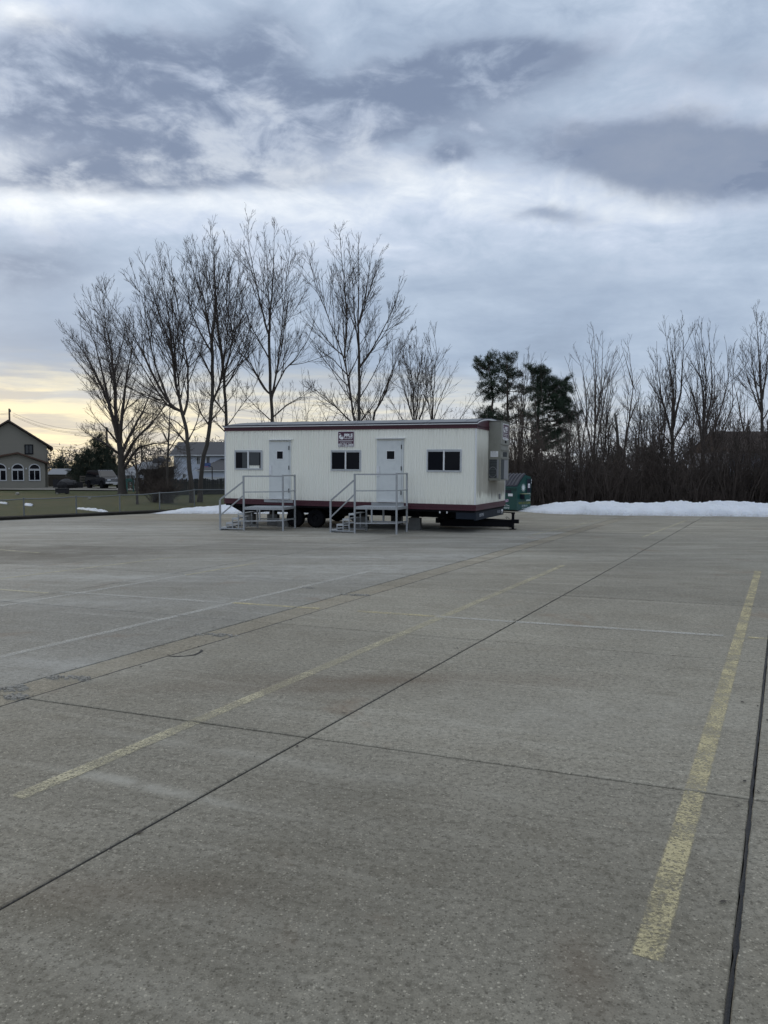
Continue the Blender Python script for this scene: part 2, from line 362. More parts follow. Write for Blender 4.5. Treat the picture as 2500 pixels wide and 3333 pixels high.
mat('suv_paint', (.012, .013, .018), .12, .1, 1, 8, spec=1.0)
mat('car_glass', (.006, .007, .010), .06, .1, 1, 5, spec=.9)
mat('chrome', (.70, .71, .73), .3, .05, metal=.9)
mat('headlamp', (.55, .57, .60), .15, .1, spec=.7)
mat('junk_black', (.010, .010, .012), .7, .3)
mat('stone_pale', (.30, .29, .255), .9, .2, 6, 40, bump=.02)
mat('sign_green', (.03, .14, .12), .5, .2)
mat('blue_tarp', (.06, .10, .25), .6, .2)

def ground_mat(name, cols, sc, bumpd):
    m = bpy.data.materials.new(name); m.use_nodes = True; t = NT(m.node_tree); bs = t.n['Principled BSDF']
    geo = t.node('ShaderNodeNewGeometry'); pos = geo.outputs['Position']
    n0 = t.noise(pos, sc * .18, 4, .6); n1 = t.noise(pos, sc, 6, .68, .4); n2 = t.noise(pos, sc * 14, 4, .7)
    c = t.mix(t.mr(n0, .35, .65), cols[0], cols[1])
    c = t.mix(t.mr(n1, .46, .68, 0, .8), c, cols[2])
    c = t.mix(t.mr(n2, .42, .70, 0, .65), c, cols[3])
    t.l.new(c, bs.inputs['Base Color']); bs.inputs['Roughness'].default_value = .95; bs.inputs['Specular IOR Level'].default_value = .2
    t.l.new(t.bump(t.m('ADD', n1, n2), bumpd, 1.0), bs.inputs['Normal'])
    MATS[name] = m
ground_mat('lawn', ((.052, .064, .022), (.078, .072, .030), (.034, .046, .014), (.092, .080, .042)), .8, .05)
ground_mat('litter', ((.050, .040, .028), (.070, .056, .038), (.030, .026, .018), (.10, .082, .058)), 1.2, .05)
ground_mat('dirt_edge', ((.018, .017, .015), (.030, .028, .024), (.010, .010, .009), (.045, .042, .036)), 3, .02)
ground_mat('gravel_drive', ((.17, .16, .14), (.20, .19, .165), (.12, .11, .10), (.24, .23, .20)), 2, .02)
def snow_mat():
    m = bpy.data.materials.new('snow'); m.use_nodes = True; t = NT(m.node_tree); bs = t.n['Principled BSDF']
    geo = t.node('ShaderNodeNewGeometry'); pos = geo.outputs['Position']
    n1 = t.noise(pos, 1.4, 6, .65, .3); n2 = t.noise(pos, 14, 5, .7); z = t.xyz(pos)[2]
    c = t.mix(t.mr(n1, .4, .7, 0, .5), (.85, .885, .94), (.74, .78, .85))
    c = t.mix(t.m('MULTIPLY', t.mr(z, .0, .16, .55, 0), t.mr(n2, .35, .65)), c, (.40, .38, .35))
    c = t.mix(t.mr(n2, .60, .74, 0, .35), c, (.50, .48, .45))
    t.l.new(c, bs.inputs['Base Color']); bs.inputs['Roughness'].default_value = .75
    bs.inputs['Subsurface Weight'].default_value = .15; bs.inputs['Subsurface Radius'].default_value = (.05, .06, .08)
    t.l.new(t.bump(t.m('ADD', t.m('MULTIPLY', n1, 1.6), n2), .09, 1.0), bs.inputs['Normal'])
    MATS['snow'] = m
snow_mat()

# ------------------------------------------------------------------ mesh helpers
def tag(o, label=None, cat=None, group=None, kind=None):
    if label: o['label'] = label
    if cat: o['category'] = cat
    if group: o['group'] = group
    if kind: o['kind'] = kind
    return o
def empty(name, loc=(0, 0, 0), rot=(0, 0, 0)):
    o = bpy.data.objects.new(name, None); COL.objects.link(o); o.location = loc; o.rotation_euler = rot
    o.empty_display_size = .2; return o
def link(name, me, material, parent=None):
    o = bpy.data.objects.new(name, me); COL.objects.link(o)
    if material and not me.materials: me.materials.append(MATS[material])
    if parent: o.parent = parent
    return o
class MB:
    def __init__(s): s.v = []; s.f = []
    def add(s, vs, fs):
        o = len(s.v); s.v += [tuple(v) for v in vs]; s.f += [tuple(i + o for i in f) for f in fs]; return s
    def box(s, x0, x1, y0, y1, z0, z1):
        return s.add([(x0, y0, z0), (x1, y0, z0), (x1, y1, z0), (x0, y1, z0), (x0, y0, z1), (x1, y0, z1), (x1, y1, z1), (x0, y1, z1)],
                     [(0, 3, 2, 1), (4, 5, 6, 7), (0, 1, 5, 4), (1, 2, 6, 5), (2, 3, 7, 6), (3, 0, 4, 7)])
    def bar(s, p, q, w, h=None, up=(0, 0, 1)):
        p, q = Vector(p), Vector(q); h = w if h is None else h
        d = (q - p).normalized(); u = Vector(up)
        if abs(d.dot(u)) > .97: u = Vector((1, 0, 0)) if abs(d.x) < .9 else Vector((0, 1, 0))
        a = d.cross(u).normalized() * (w / 2); b = a.cross(d).normalized() * (h / 2)
        vs = [e + sx * a + sy * b for e in (p, q) for sx, sy in ((-1, -1), (1, -1), (1, 1), (-1, 1))]
        return s.add(vs, [(0, 1, 2, 3), (7, 6, 5, 4), (0, 4, 5, 1), (1, 5, 6, 2), (2, 6, 7, 3), (3, 7, 4, 0)])
    def tube(s, pts, r, n=8, r2=None):
        pts = [Vector(p) for p in pts]; base = len(s.v); K = len(pts)
        for i, p in enumerate(pts):
            d = (pts[min(i + 1, K - 1)] - pts[max(i - 1, 0)]).normalized()
            u = Vector((0, 0, 1)) if abs(d.z) < .95 else Vector((1, 0, 0))
            a = d.cross(u).normalized(); b = a.cross(d)
            rr = r if r2 is None else r + (r2 - r) * i / (K - 1)
            for k in range(n):
                an = 2 * math.pi * k / n; s.v.append(tuple(p + (a * math.cos(an) + b * math.sin(an)) * rr))
        for i in range(K - 1):
            for k in range(n):
                k2 = (k + 1) % n; o = base + i * n
                s.f.append((o + k, o + k2, o + n + k2, o + n + k))
        s.f.append(tuple(base + k for k in range(n))[::-1]); s.f.append(tuple(base + (K - 1) * n + k for k in range(n)))
        return s
    def prism(s, poly, axis, a0, a1):
        """extrude a 2-D polygon; axis 'x': poly=(y,z); 'y': (x,z); 'z': (x,y)"""
        n = len(poly)
        def P(p, a): return {'x': (a, p[0], p[1]), 'y': (p[0], a, p[1]), 'z': (p[0], p[1], a)}[axis]
        vs = [P(p, a0) for p in poly] + [P(p, a1) for p in poly]
        fs = [tuple(range(n))[::-1], tuple(range(n, 2 * n))] + [(i, (i + 1) % n, n + (i + 1) % n, n + i) for i in range(n)]
        return s.add(vs, fs)
    def mesh(s, name, smooth=False):
        me = bpy.data.meshes.new(name); me.from_pydata(s.v, [], s.f)
        bm = bmesh.new(); bm.from_mesh(me); bmesh.ops.recalc_face_normals(bm, faces=bm.faces); bm.to_mesh(me); bm.free()
        if smooth: me.shade_smooth()
        return me
    def build(s, name, material, parent=None, smooth=False, bevel=0):
        me = s.mesh(name, smooth)
        if bevel:
            bm = bmesh.new(); bm.from_mesh(me)
            bmesh.ops.bevel(bm, geom=bm.edges[:], offset=bevel, segments=2, affect='EDGES', clamp_overlap=True)
            bm.to_mesh(me); bm.free()
        return link(name, me, material, parent)
def np_mesh(name, V, Q, tris=False, smooth=False):
    me = bpy.data.meshes.new(name); V = np.asarray(V, dtype=np.float32); Q = np.asarray(Q, dtype=np.int32)
    k = 3 if tris else 4
    me.vertices.add(len(V)); me.vertices.foreach_set('co', V.ravel())
    me.loops.add(Q.size); me.loops.foreach_set('vertex_index', Q.ravel())
    me.polygons.add(len(Q)); me.polygons.foreach_set('loop_start', np.arange(len(Q), dtype=np.int32) * k)
    me.polygons.foreach_set('loop_total', np.full(len(Q), k, dtype=np.int32))
    me.update(calc_edges=True); me.validate()
    if smooth: me.shade_smooth()
    return me
def text(name, s, size, material, parent, loc, rot=(R(90), 0, 0), align='CENTER', ext=.002, sx=1.0, bold=0.0):
    cu = bpy.data.curves.new(name, 'FONT'); cu.body = s; cu.size = size; cu.align_x = align; cu.align_y = 'CENTER'; cu.extrude = ext; cu.offset = bold
    cu.resolution_u = 3
    o = bpy.data.objects.new('tmp', cu); COL.objects.link(o)
    me = bpy.data.meshes.new_from_object(o.evaluated_get(bpy.context.evaluated_depsgraph_get()))
    bpy.data.objects.remove(o); bpy.data.curves.remove(cu)
    me.transform(Matrix.Diagonal((sx, 1, 1, 1)))
    me.materials.clear()
    ob = link(name, me, material, parent); ob.location = loc; ob.rotation_euler = rot
    return ob

# ------------------------------------------------------------------ ground, lawn, parking lot
def sheet(name, poly, z, material, kind='structure', label=None):
    me = bpy.data.meshes.new(name); me.from_pydata([(x, y, z) for x, y in poly], [], [tuple(range(len(poly)))])
    return tag(link(name, me, material), kind=kind)
sheet('ground', [(-700, -300), (700, -300), (700, 1200), (-700, 1200)], -.09, 'litter')

LOT = [(-30, 12.2), (-30, -8), (30, -8), (30, 36.6), (6, 36.6), (-9.7, 34.5), (-14.6, 29.1)]
lot = sheet('pavement', LOT, -.035, 'subgrade')
def clip(poly, region):
    out = poly; n = len(region)
    for i in range(n):
        ax, ay = region[i]; bx, by = region[(i + 1) % n]; res = []
        def side(p): return (bx - ax) * (p[1] - ay) - (by - ay) * (p[0] - ax)
        for j in range(len(out)):
            p, q = out[j], out[(j + 1) % len(out)]; sp, sq = side(p), side(q)
            if sp >= 0: res.append(p)
            if (sp >= 0) != (sq >= 0):
                k = sp / (sp - sq); res.append((p[0] + (q[0] - p[0]) * k, p[1] + (q[1] - p[1]) * k))
        out = res
        if not out: return []
    return out
def inset(poly, g):
    """shrink a convex CCW polygon by g"""
    out = poly; n = len(poly)
    region = []
    for i in range(n):
        a, b = Vector(poly[i]), Vector(poly[(i + 1) % n]); d = b - a
        if d.length < 1e-5: continue
        d.normalize(); nn = Vector((-d.y, d.x)); region.append((a + nn * g, d))
    for p, d in region:
        res = []
        for j in range(len(out)):
            q, r = out[j], out[(j + 1) % len(out)]
            s1 = d.x * (q[1] - p.y) - d.y * (q[0] - p.x); s2 = d.x * (r[1] - p.y) - d.y * (r[0] - p.x)
            if s1 >= 0: res.append(q)
            if (s1 >= 0) != (s2 >= 0):
                k = s1 / (s1 - s2); res.append((q[0] + (r[0] - q[0]) * k, q[1] + (r[1] - q[1]) * k))
        out = res
        if len(out) < 3: return []
    return out
def ab2xy(a, b): return (a * SA + b * CA, a * CA - b * SA)
SL = .115
def cross_a(a0, b): return a0 + SL * (b + 3)
BB = [-37, -33.5, -30, -26.5, -23, -19.7, -16.4, -13.15, -10.0, -6.0, -5.58, -2.98, -.135, 3.4, 6.9, 10.4, 13.9, 17.4, 20.9, 24.4, 27.9, 31.4]
AA = [-13, -9.5, -6, -2.5, 1.0, 4.51, 8.06, 11.52, 15.0, 18.0, 21.0, 24.0, 27.5, 31, 34.5, 38, 41.5, 45, 48.5]
HALF = .0092
random.seed(11)
for i in range(len(BB) - 1):
    b0, b1 = BB[i], BB[i + 1]; gutter = abs(b0 + 6.0) < .01
    aa = AA if not gutter else [a for k, a in enumerate(AA) if True]
    for j in range(len(aa) - 1):
        a0, a1 = aa[j], aa[j + 1]
        # clockwise in (a,b) -> counter-clockwise in (x,y)
        q = [ab2xy(cross_a(a0, b0), b0), ab2xy(cross_a(a0, b1), b1), ab2xy(cross_a(a1, b1), b1), ab2xy(cross_a(a1, b0), b0)]
        q = clip(q, LOT)
        if len(q) < 3: continue
        g = HALF * random.uniform(.75, 1.25)
        q1 = inset(q, g); q2 = inset(q, g + .006)
        if len(q1) < 3 or len(q1) != len(q2): continue
        area = abs(sum(q1[k][0] * q1[(k + 1) % len(q1)][1] - q1[(k + 1) % len(q1)][0] * q1[k][1] for k in range(len(q1)))) / 2
        if area < .05: continue
        n = len(q1); dz = random.uniform(-.001, .0005) - (.003 if gutter else 0)
        vs = [(x, y, -.034) for x, y in q1] + [(x, y, dz - .005) for x, y in q1] + [(x, y, dz) for x, y in q2]
        fs = [tuple(range(2 * n, 3 * n))]
        for k in range(n):
            k2 = (k + 1) % n; fs += [(k, k2, n + k2, n + k), (n + k, n + k2, 2 * n + k2, 2 * n + k)]
        me = bpy.data.meshes.new('slab'); me.from_pydata(vs, [], fs)
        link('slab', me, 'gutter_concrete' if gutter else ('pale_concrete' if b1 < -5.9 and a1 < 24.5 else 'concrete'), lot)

# sealed joint with a bead of tar
rng = np.random.default_rng(5)
class RB(MB):
    def build(s, *a, **k):
        o = MB.build(s, *a, **k); at_ = o.data.attributes.new('core', 'FLOAT', 'POINT')
        nv = len(o.data.vertices); at_.data.foreach_set('value', [(1.0 if i % 3 == 1 else 0.0) for i in range(nv)]); return o
def ribbon(pts, widths, z, dome=0.0):
    m = RB(); n = len(pts)
    for i, (x, y) in enumerate(pts):
        j0, j1 = max(i - 1, 0), min(i + 1, n - 1)
        d = Vector((pts[j1][0] - pts[j0][0], pts[j1][1] - pts[j0][1])).normalized(); w = widths[i] / 2
        m.v += [(x - d.y * w, y + d.x * w, z), (x, y, z + dome), (x + d.y * w, y - d.x * w, z)]
        if i: o = 3 * i; m.f += [(o - 3, o - 2, o + 1, o), (o - 2, o - 1, o + 2, o + 1)]
    return m
ks = np.arange(0, 36, .08)
ribbon([ab2xy(a, -.135 + .004 * math.sin(a * 2.1) + rng.normal(0, .0015)) for a in ks], np.clip(.015 + rng.normal(0, .003, len(ks)) + .008 * (rng.random(len(ks)) > .93), .010, .05), .0015, .004).build('joint_sealant', 'joint_tar', lot)
def linejoint(b, w, a0, a1, step=.15):
    k = np.arange(a0, a1, step)
    ribbon([ab2xy(a, b + rng.normal(0, .001)) for a in k], np.clip(w + rng.normal(0, w * .25, len(k)), .003, .05), -.003, .001).build('joint_filler', 'joint_tar', lot)
linejoint(-5.58, .022, 1, 26); linejoint(-2.98, .008, 1, 30); linejoint(-10.0, .012, 5, 26); linejoint(-13.15, .012, 8, 26)

# painted bay lines, cut where a joint crosses
def line(b, a0, a1, w, material, drift=0.0):
    cuts = sorted([a0, a1] + [cross_a(a, b) for a in AA if a0 < cross_a(a, b) < a1])
    for c0, c1 in zip(cuts[:-1], cuts[1:]):
        s0 = c0 + (.012 if c0 != a0 else 0); s1 = c1 - (.012 if c1 != a1 else 0)
        if s1 - s0 < .05: continue
        k = np.linspace(s0, s1, max(2, int((s1 - s0) / .1) + 1))
        f = lambda a: b + drift * (a - a0)
        ribbon([ab2xy(a, f(a)) for a in k], w + rng.normal(0, .003, len(k)), .0030).build('parking_line', material, lot)
line(-.436, 3.04, 16.05, .132, 'yellow_paint'); line(-3.92, 2.88, 15.25, .135, 'worn_yellow_paint')
line(-7.06, 4.9, 13.2, .13, 'ghost_paint', .018); line(-9.72, 6.9, 10.6, .12, 'ghost_paint', .03)
line(-9.62, 10.6, 12.7, .10, 'faded_yellow_paint'); line(-12.25, 8.0, 12.7, .10, 'faded_yellow_paint', .085)
line(-6.6, 22, 31.4, .09, 'faded_yellow_paint', .035); line(-3.6, 22.7, 31, .09, 'faded_yellow_paint', .03)
def crossline(b0, b1, a_fn, w, material):
    cuts = sorted([b0, b1] + [b for b in BB if b0 < b < b1])
    for c0, c1 in zip(cuts[:-1], cuts[1:]):
        s0 = c0 + (.012 if c0 != b0 else 0); s1 = c1 - (.012 if c1 != b1 else 0)
        k = np.linspace(s0, s1, max(2, int((s1 - s0) / .1) + 1))
        ribbon([ab2xy(a_fn(b), b) for b in k], w + rng.normal(0, .003, len(k)), .0042).build('parking_line', material, lot)
afn = lambda b: 9.63 + .135 * b
crossline(-7.0, -5.65, afn, .12, 'yellow_paint'); crossline(-5.1, -4.0, afn, .12, 'yellow_paint'); crossline(-4.0, -.6, afn, .12, 'ghost_paint'); crossline(-10.0, -7.1, lambda b: 9.63 + .14 * b, .12, 'ghost_paint')
crossline(-.35, -.02, afn, .10, 'yellow_paint'); crossline(-11.2, -10.1, lambda b: 9.2 + .115 * b, .10, 'faded_yellow_paint')
crossline(-16.7, -15.2, lambda b: 11.45 - .03 * b, .10, 'faded_yellow_paint')
crossline(-23, -14, lambda b: 21.8 + .25 * b, .14, 'ghost_paint')

# broken edges along the gutter strip, the crescent crack
def spall(x, y, lx, ly, ang, n=46):
    m = MB(); rg = random.Random(int(x * 100))
    for k in range(n):
        a = rg.uniform(0, 2 * math.pi); r = math.sqrt(rg.random())
        px, py = r * lx * math.cos(a), r * ly * math.sin(a)
        cx, cy = x + px * math.cos(ang) - py * math.sin(ang), y + px * math.sin(ang) + py * math.cos(ang)
        s = rg.uniform(.012, .035); h = rg.uniform(.004, .016); c0 = rg.uniform(0, 6)
        top = [(cx + s * .6 * math.cos(c0 + q * 1.57) * rg.uniform(.7, 1.2), cy + s * .6 * math.sin(c0 + q * 1.57), h) for q in range(4)]
        bot = [(cx + s * math.cos(c0 + q * 1.57) * rg.uniform(.8, 1.2), cy + s * math.sin(c0 + q * 1.57), -.01) for q in range(4)]
        m.add(bot + top, [(4, 5, 6, 7), (0, 1, 5, 4), (1, 2, 6, 5), (2, 3, 7, 6), (3, 0, 4, 7)])
    tag(m.build('broken_concrete', 'spall', lot), kind='stuff')
def r1(x, y): return gp(x * 1250 / 1659, 1650 + y * 850 / 1128)
for (x, y, lx, ly) in ((935, 553, .26, .06), (300, 740, .24, .07), (55, 785, .12, .10), (65, 820, .10, .07), (1535, 380, .26, .06), (1330, 350, .10, .04)):
    g = r1(x, y); spall(g[0], g[1], lx, ly, -.18)
cr = [r1(*q) for q in ((725, 645), (760, 646), (800, 645), (840, 640), (862, 630), (872, 622), (868, 618))]
ribbon([(p[0], p[1]) for p in cr], [.012, .03, .022, .034, .026, .03, .012], .003, .002).build('crack', 'joint_tar', lot)

# dark edging strip and lawn beyond the kerb
kerb = [(-30.3, 12.3), (-14.75, 29.1), (-9.8, 34.6), (-2.5, 35.6), (6, 36.7)]
m = MB()
for (x0, y0), (x1, y1) in zip(kerb[:-1], kerb[1:]):
    d = Vector((x1 - x0, y1 - y0)).normalized(); nx, ny = -d.y, d.x
    m.add([(x0, y0, -.09), (x1, y1, -.09), (x1, y1, .10), (x0, y0, .10), (x0 + nx * .3, y0 + ny * .3, .13), (x1 + nx * .3, y1 + ny * .3, .13), (x0 + nx * 1.0, y0 + ny * 1.0, .055), (x1 + nx * 1.0, y1 + ny * 1.0, .055)],
          [(0, 1, 2, 3), (3, 2, 5, 4), (4, 5, 7, 6)])
tag(m.build('kerb', 'dirt_edge'), kind='structure')
# lawn: gently uneven sheet
xs = np.linspace(-75, 9, 85); ys = np.linspace(13, 118, 106)
def kerb_y(x):
    for (x0, y0), (x1, y1) in zip(kerb[:-1], kerb[1:]):
        if x0 <= x <= x1: return y0 + (y1 - y0) * (x - x0) / (x1 - x0)
    return 12.3 if x < kerb[0][0] else 36.7
V = []; 
for x in xs:
    y0 = kerb_y(x) + .35
    for k in range(len(ys)):
        y = y0 + (118 - y0) * (k / (len(ys) - 1)) ** 1.7
        V.append((x, y, .075 + .03 * math.sin(x * .7 + 1.3 * math.sin(y * .4)) * math.sin(y * .33) if k else .06))
n = len(ys); Q = [(i * n + j, (i + 1) * n + j, (i + 1) * n + j + 1, i * n + j + 1) for i in range(len(xs) - 1) for j in range(n - 1)]
tag(link('lawn', np_mesh('lawn', V, Q, smooth=True), 'lawn'), kind='structure')
sheet('driveway', [(-44, 71.5), (-18, 66.5), (-12, 72), (-14, 80), (-46, 84)], .16, 'gravel_drive')

# ------------------------------------------------------------------ snow
def bank(name, x0, x1, y_front, crest, depth, seed, label):
    rg = np.random.default_rng(seed); nx, ny = int((x1 - x0) / .09), 46
    V = []; ph = rg.uniform(0, 6.28, 12)
    for i in range(nx):
        x = x0 + (x1 - x0) * i / (nx - 1)
        h = crest(x); yf = y_front(x) + .10 * math.sin(x * 2.3 + ph[0]) + .07 * math.sin(x * 5.9 + ph[1]) + .03 * math.sin(x * 13 + ph[2])
        for j in range(ny):
            t = j / (ny - 1); y = yf + depth * t
            prof = math.sin(math.pi * min(1, t ** .62)) ** .75 if 0 < t < 1 else 0
            lump = (.10 * math.sin(x * 1.9 + 3 * t + ph[3]) * math.sin(y * 2.3 + ph[4]) + .07 * math.sin(x * 4.3 + ph[5] + 2 * math.sin(y * 3)) * math.sin(y * 4.1 + ph[6])
                    + .045 * math.sin(x * 9.7 + ph[7] + 2 * math.sin(y * 6 + ph[10])) * math.sin(y * 8.3 + ph[8]) + .02 * rg.normal())
            V.append((x, y, -.012 + max(0, h * prof + (lump * 1.25 + .035 * math.sin(x * 17 + 5 * math.sin(y * 7))) * h * 1.05 * prof)))
    Q = [(i * ny + j, (i + 1) * ny + j, (i + 1) * ny + j + 1, i * ny + j + 1) for i in range(nx - 1) for j in range(ny - 1)]
    return tag(link(name, np_mesh(name, V, Q, smooth=True), 'snow'), label, 'snow bank')
def lerp(x, pts):
    return float(np.interp(x, [p[0] for p in pts], [p[1] for p in pts]))
def cr_z(py, Y): return at(0, py, Y)[2]
rt = [(1690, 1668), (1735, 1655), (1820, 1637), (1880, 1626), (1935, 1630), (1980, 1627), (2010, 1631), (2045, 1627), (2085, 1632), (2120, 1628), (2190, 1625), (2300, 1625), (2500, 1624), (2800, 1628)]
bank('snow_bank', 6.2, 26, lambda x: lerp(x, [(6.2, 35.6), (7.4, 33.6), (9.2, 32.6), (11, 32.2), (13, 31.9), (16, 31.3), (26, 30.5)]),
     lambda x: lerp(x, [((px - 1250) / 2500 * 34.6, max(0.02, .84 * cr_z(py, 34.6))) for px, py in rt]), 5.2, 3, 'long ploughed snow bank in front of the dark brush')
bank('snow_bank', -10.7, 4.5, lambda x: lerp(x, [(-10.7, 33.9), (-9, 33.7), (-6, 33.6), (4.5, 33.7)]),
     lambda x: lerp(x, [((px - 1250) / 2500 * 35.6, max(0.0, cr_z(py, 35.6))) for px, py in ((515, 1668), (553, 1660), (585, 1656), (611, 1650), (645, 1648), (676, 1648), (713, 1645), (737, 1643), (850, 1648), (1100, 1655), (1300, 1668), (1500, 1690))]), 3.6, 8, 'low snow bank beyond the trailer beside the chain-link fence')
def snow_strip(pts, wid, seed, label):
    rg = np.random.default_rng(seed); m = MB(); P = [gp(px, py, .10) for px, py in pts]; L = []
    for a, b in zip(P[:-1], P[1:]):
        for k in range(10): L.append((a[0] + (b[0] - a[0]) * k / 10, a[1] + (b[1] - a[1]) * k / 10))
    n = len(L)
    for i, (x, y) in enumerate(L):
        e = math.sin(math.pi * (i + .3) / n) ** .5 * (0.55 + .6 * rg.random()); w = wid * e
        m.v += [(x, y - w, .075), (x, y - w * .4, .12 + .09 * e), (x, y + w * .4, .12 + .09 * e), (x, y + w, .075)]
        if i: o = 4 * i; m.f += [(o - 4, o - 3, o + 1, o), (o - 3, o - 2, o + 2, o + 1), (o - 2, o - 1, o + 3, o + 2)]
    tag(m.build('snow_strip', 'snow', smooth=True), label, 'snow')
snow_strip([(250, 1655), (290, 1660), (320, 1664), (355, 1668)], .30, 2, 'longest melting snow strip on the lawn behind the fence')
snow_strip([(80, 1643), (110, 1646)], .22, 4, 'short melting snow strip on the lawn near the house')
snow_strip([(0, 1637), (28, 1640)], .14, 5, 'thin snow remnant on the lawn below the arched windows')

# ------------------------------------------------------------------ office trailer
GX, GY, ANG, TILT = -5.472, 26.5, R(-22.3875), .0092
UX, UY = math.cos(ANG), math.sin(ANG); NX, NY = -UY, UX
LEN, WID = 8.874, 3.72
def tw(s, t, z=0.0): return (GX + UX * s + NX * t, GY + UY * s + NY * t, z)       # trailer plan -> world
TR = empty('office_trailer', (GX, GY, 0), (0, TILT, ANG))
tag(TR, 'cream ribbed-metal office trailer with burgundy trim standing on wheels and blocks', 'trailer')

def ribbed(length, z0, z1):
    pts = []; x = 0; 
    while x < length - .001:
        for dx, dy in ((0, 0), (.044, 0), (.054, -.019), (.082, -.019)):
            if x + dx < length: pts.append((x + dx, dy))
        x += .092
    pts.append((length, 0)); vs = []; fs = []
    for i, (a, b) in enumerate(pts):
        vs += [(a, b, z0), (a, b, z1)]
        if i: fs.append((2 * i - 2, 2 * i, 2 * i + 1, 2 * i - 1))
    return vs, fs
Z0, Z1 = .945, 3.245
vs, fs = ribbed(LEN, Z0 - .02, Z1 + .03); MB().add(vs, fs).build('wall', 'siding', TR)
vs, fs = ribbed(WID, Z0 - .02, Z1 + .06); MB().add([(LEN - y, x, z) for x, y, z in vs], fs).build('wall', 'end_siding', TR)
vs, fs = ribbed(LEN, Z0 - .02, Z1 + .03); MB().add([(LEN - x, WID - y, z) for x, y, z in vs], fs).build('wall', 'siding', TR)
vs, fs = ribbed(WID, Z0 - .02, Z1 + .06); MB().add([(y, WID - x, z) for x, y, z in vs], fs).build('wall', 'siding', TR)
for sx, sy in ((0, 0), (LEN, 0), (LEN, WID), (0, WID)):
    ox, oy = (-.022 if sx == 0 else -.018), (-.022 if sy == 0 else -.018)
    MB().box(sx + ox, sx + ox + .04, sy + oy, sy + oy + .04, Z0 + .002, Z1 - .002).build('corner_trim', 'white_trim', TR)
# stepped burgundy bands
def band(z0, z1, steps, out=.03):
    m = MB()
    zs = np.linspace(z0, z1, steps + 1)
    for k in range(steps):
        o = out + (.012 if k % 2 == 0 else 0)
        m.box(-o, LEN + o, -o, .0 - .004, zs[k] + .002, zs[k + 1] - .002); m.box(LEN + .004, LEN + o, 0, WID, zs[k] + .002, zs[k + 1] - .002)
        m.box(-o, LEN + o, WID + .004, WID + o, zs[k] + .002, zs[k + 1] - .002); m.box(-o, -.004, 0, WID, zs[k] + .002, zs[k + 1] - .002)
    return m
band(.765, .945, 4).build('skirt_band', 'burgundy', TR)
band(3.245, 3.37, 3).build('fascia', 'burgundy', TR)
# arched gable pieces above the end fascia
def arc(t, z0=3.40, rise=.20): 
    k = (t + .06) / (WID + .12); return z0 + rise * (1 - (2 * k - 1) ** 2) ** .8 if 0 < k < 1 else z0
tt = np.linspace(-.03, WID + .03, 25)
for xx in (LEN + .006, -.03):
    poly = [(-.03, 3.24)] + [(t, arc(t) - .012) for t in tt] + [(WID + .03, 3.24)]
    MB().prism(poly, 'x', xx, xx + .024).build('gable_panel', 'burgundy', TR)
# roof skin with rounded ends, edge trims, seams
tt = np.linspace(-.06, WID + .06, 29); XE = [-.07, -.02, .10, .35, .8, LEN - .2, LEN + .02, LEN + .07]
drop = [.05, .022, .012, .006, 0, 0, 0, 0]; m = MB()
for x, dr in zip(XE, drop):
    m.v += [(x, t, arc(t) - dr + .022) for t in tt]
n = len(tt)
m.f = [(i * n + j, (i + 1) * n + j, (i + 1) * n + j + 1, i * n + j + 1) for i in range(len(XE) - 1) for j in range(n - 1)]
RF = m.build('roof', 'roof_metal', TR, smooth=True)
for x in np.arange(1.2, LEN, 1.22):
    m = MB(); 
    for j, t in enumerate(tt):
        z = arc(t) + .022
        m.v += [(x - .02, t, z), (x - .012, t, z + .012), (x + .012, t, z + .012), (x + .02, t, z)]
        if j: o = 4 * j; m.f += [(o - 4, o - 3, o + 1, o), (o - 3, o - 2, o + 2, o + 1), (o - 2, o - 1, o + 3, o + 2)]
    m.build('roof_seam', 'roof_metal', RF)
MB().box(-.07, LEN + .06, -.076, -.042, 3.368, 3.396).build('roof_trim', 'white_trim', TR)
MB().box(-.075, LEN + .065, -.085, -.03, 3.398, 3.434).build('drip_edge', 'roof_edge', TR)
for nm, mt, dz0, dz1, x0, x1 in (('roof_trim', 'white_trim', -.030, .012, LEN + .034, LEN + .066), ('drip_edge', 'roof_edge', .014, .036, LEN + .03, LEN + .072)):
    m = MB()
    for j, t in enumerate(tt):
        z = arc(t); m.v += [(x0, t, z + dz0), (x1, t, z + dz0), (x1, t, z + dz1), (x0, t, z + dz1)]
        if j:
            o = 4 * j
            for a, b in ((0, 1), (1, 2), (2, 3), (3, 0)): m.f.append((o - 4 + a, o - 4 + b, o + b, o + a))
    m.build(nm, mt, TR)

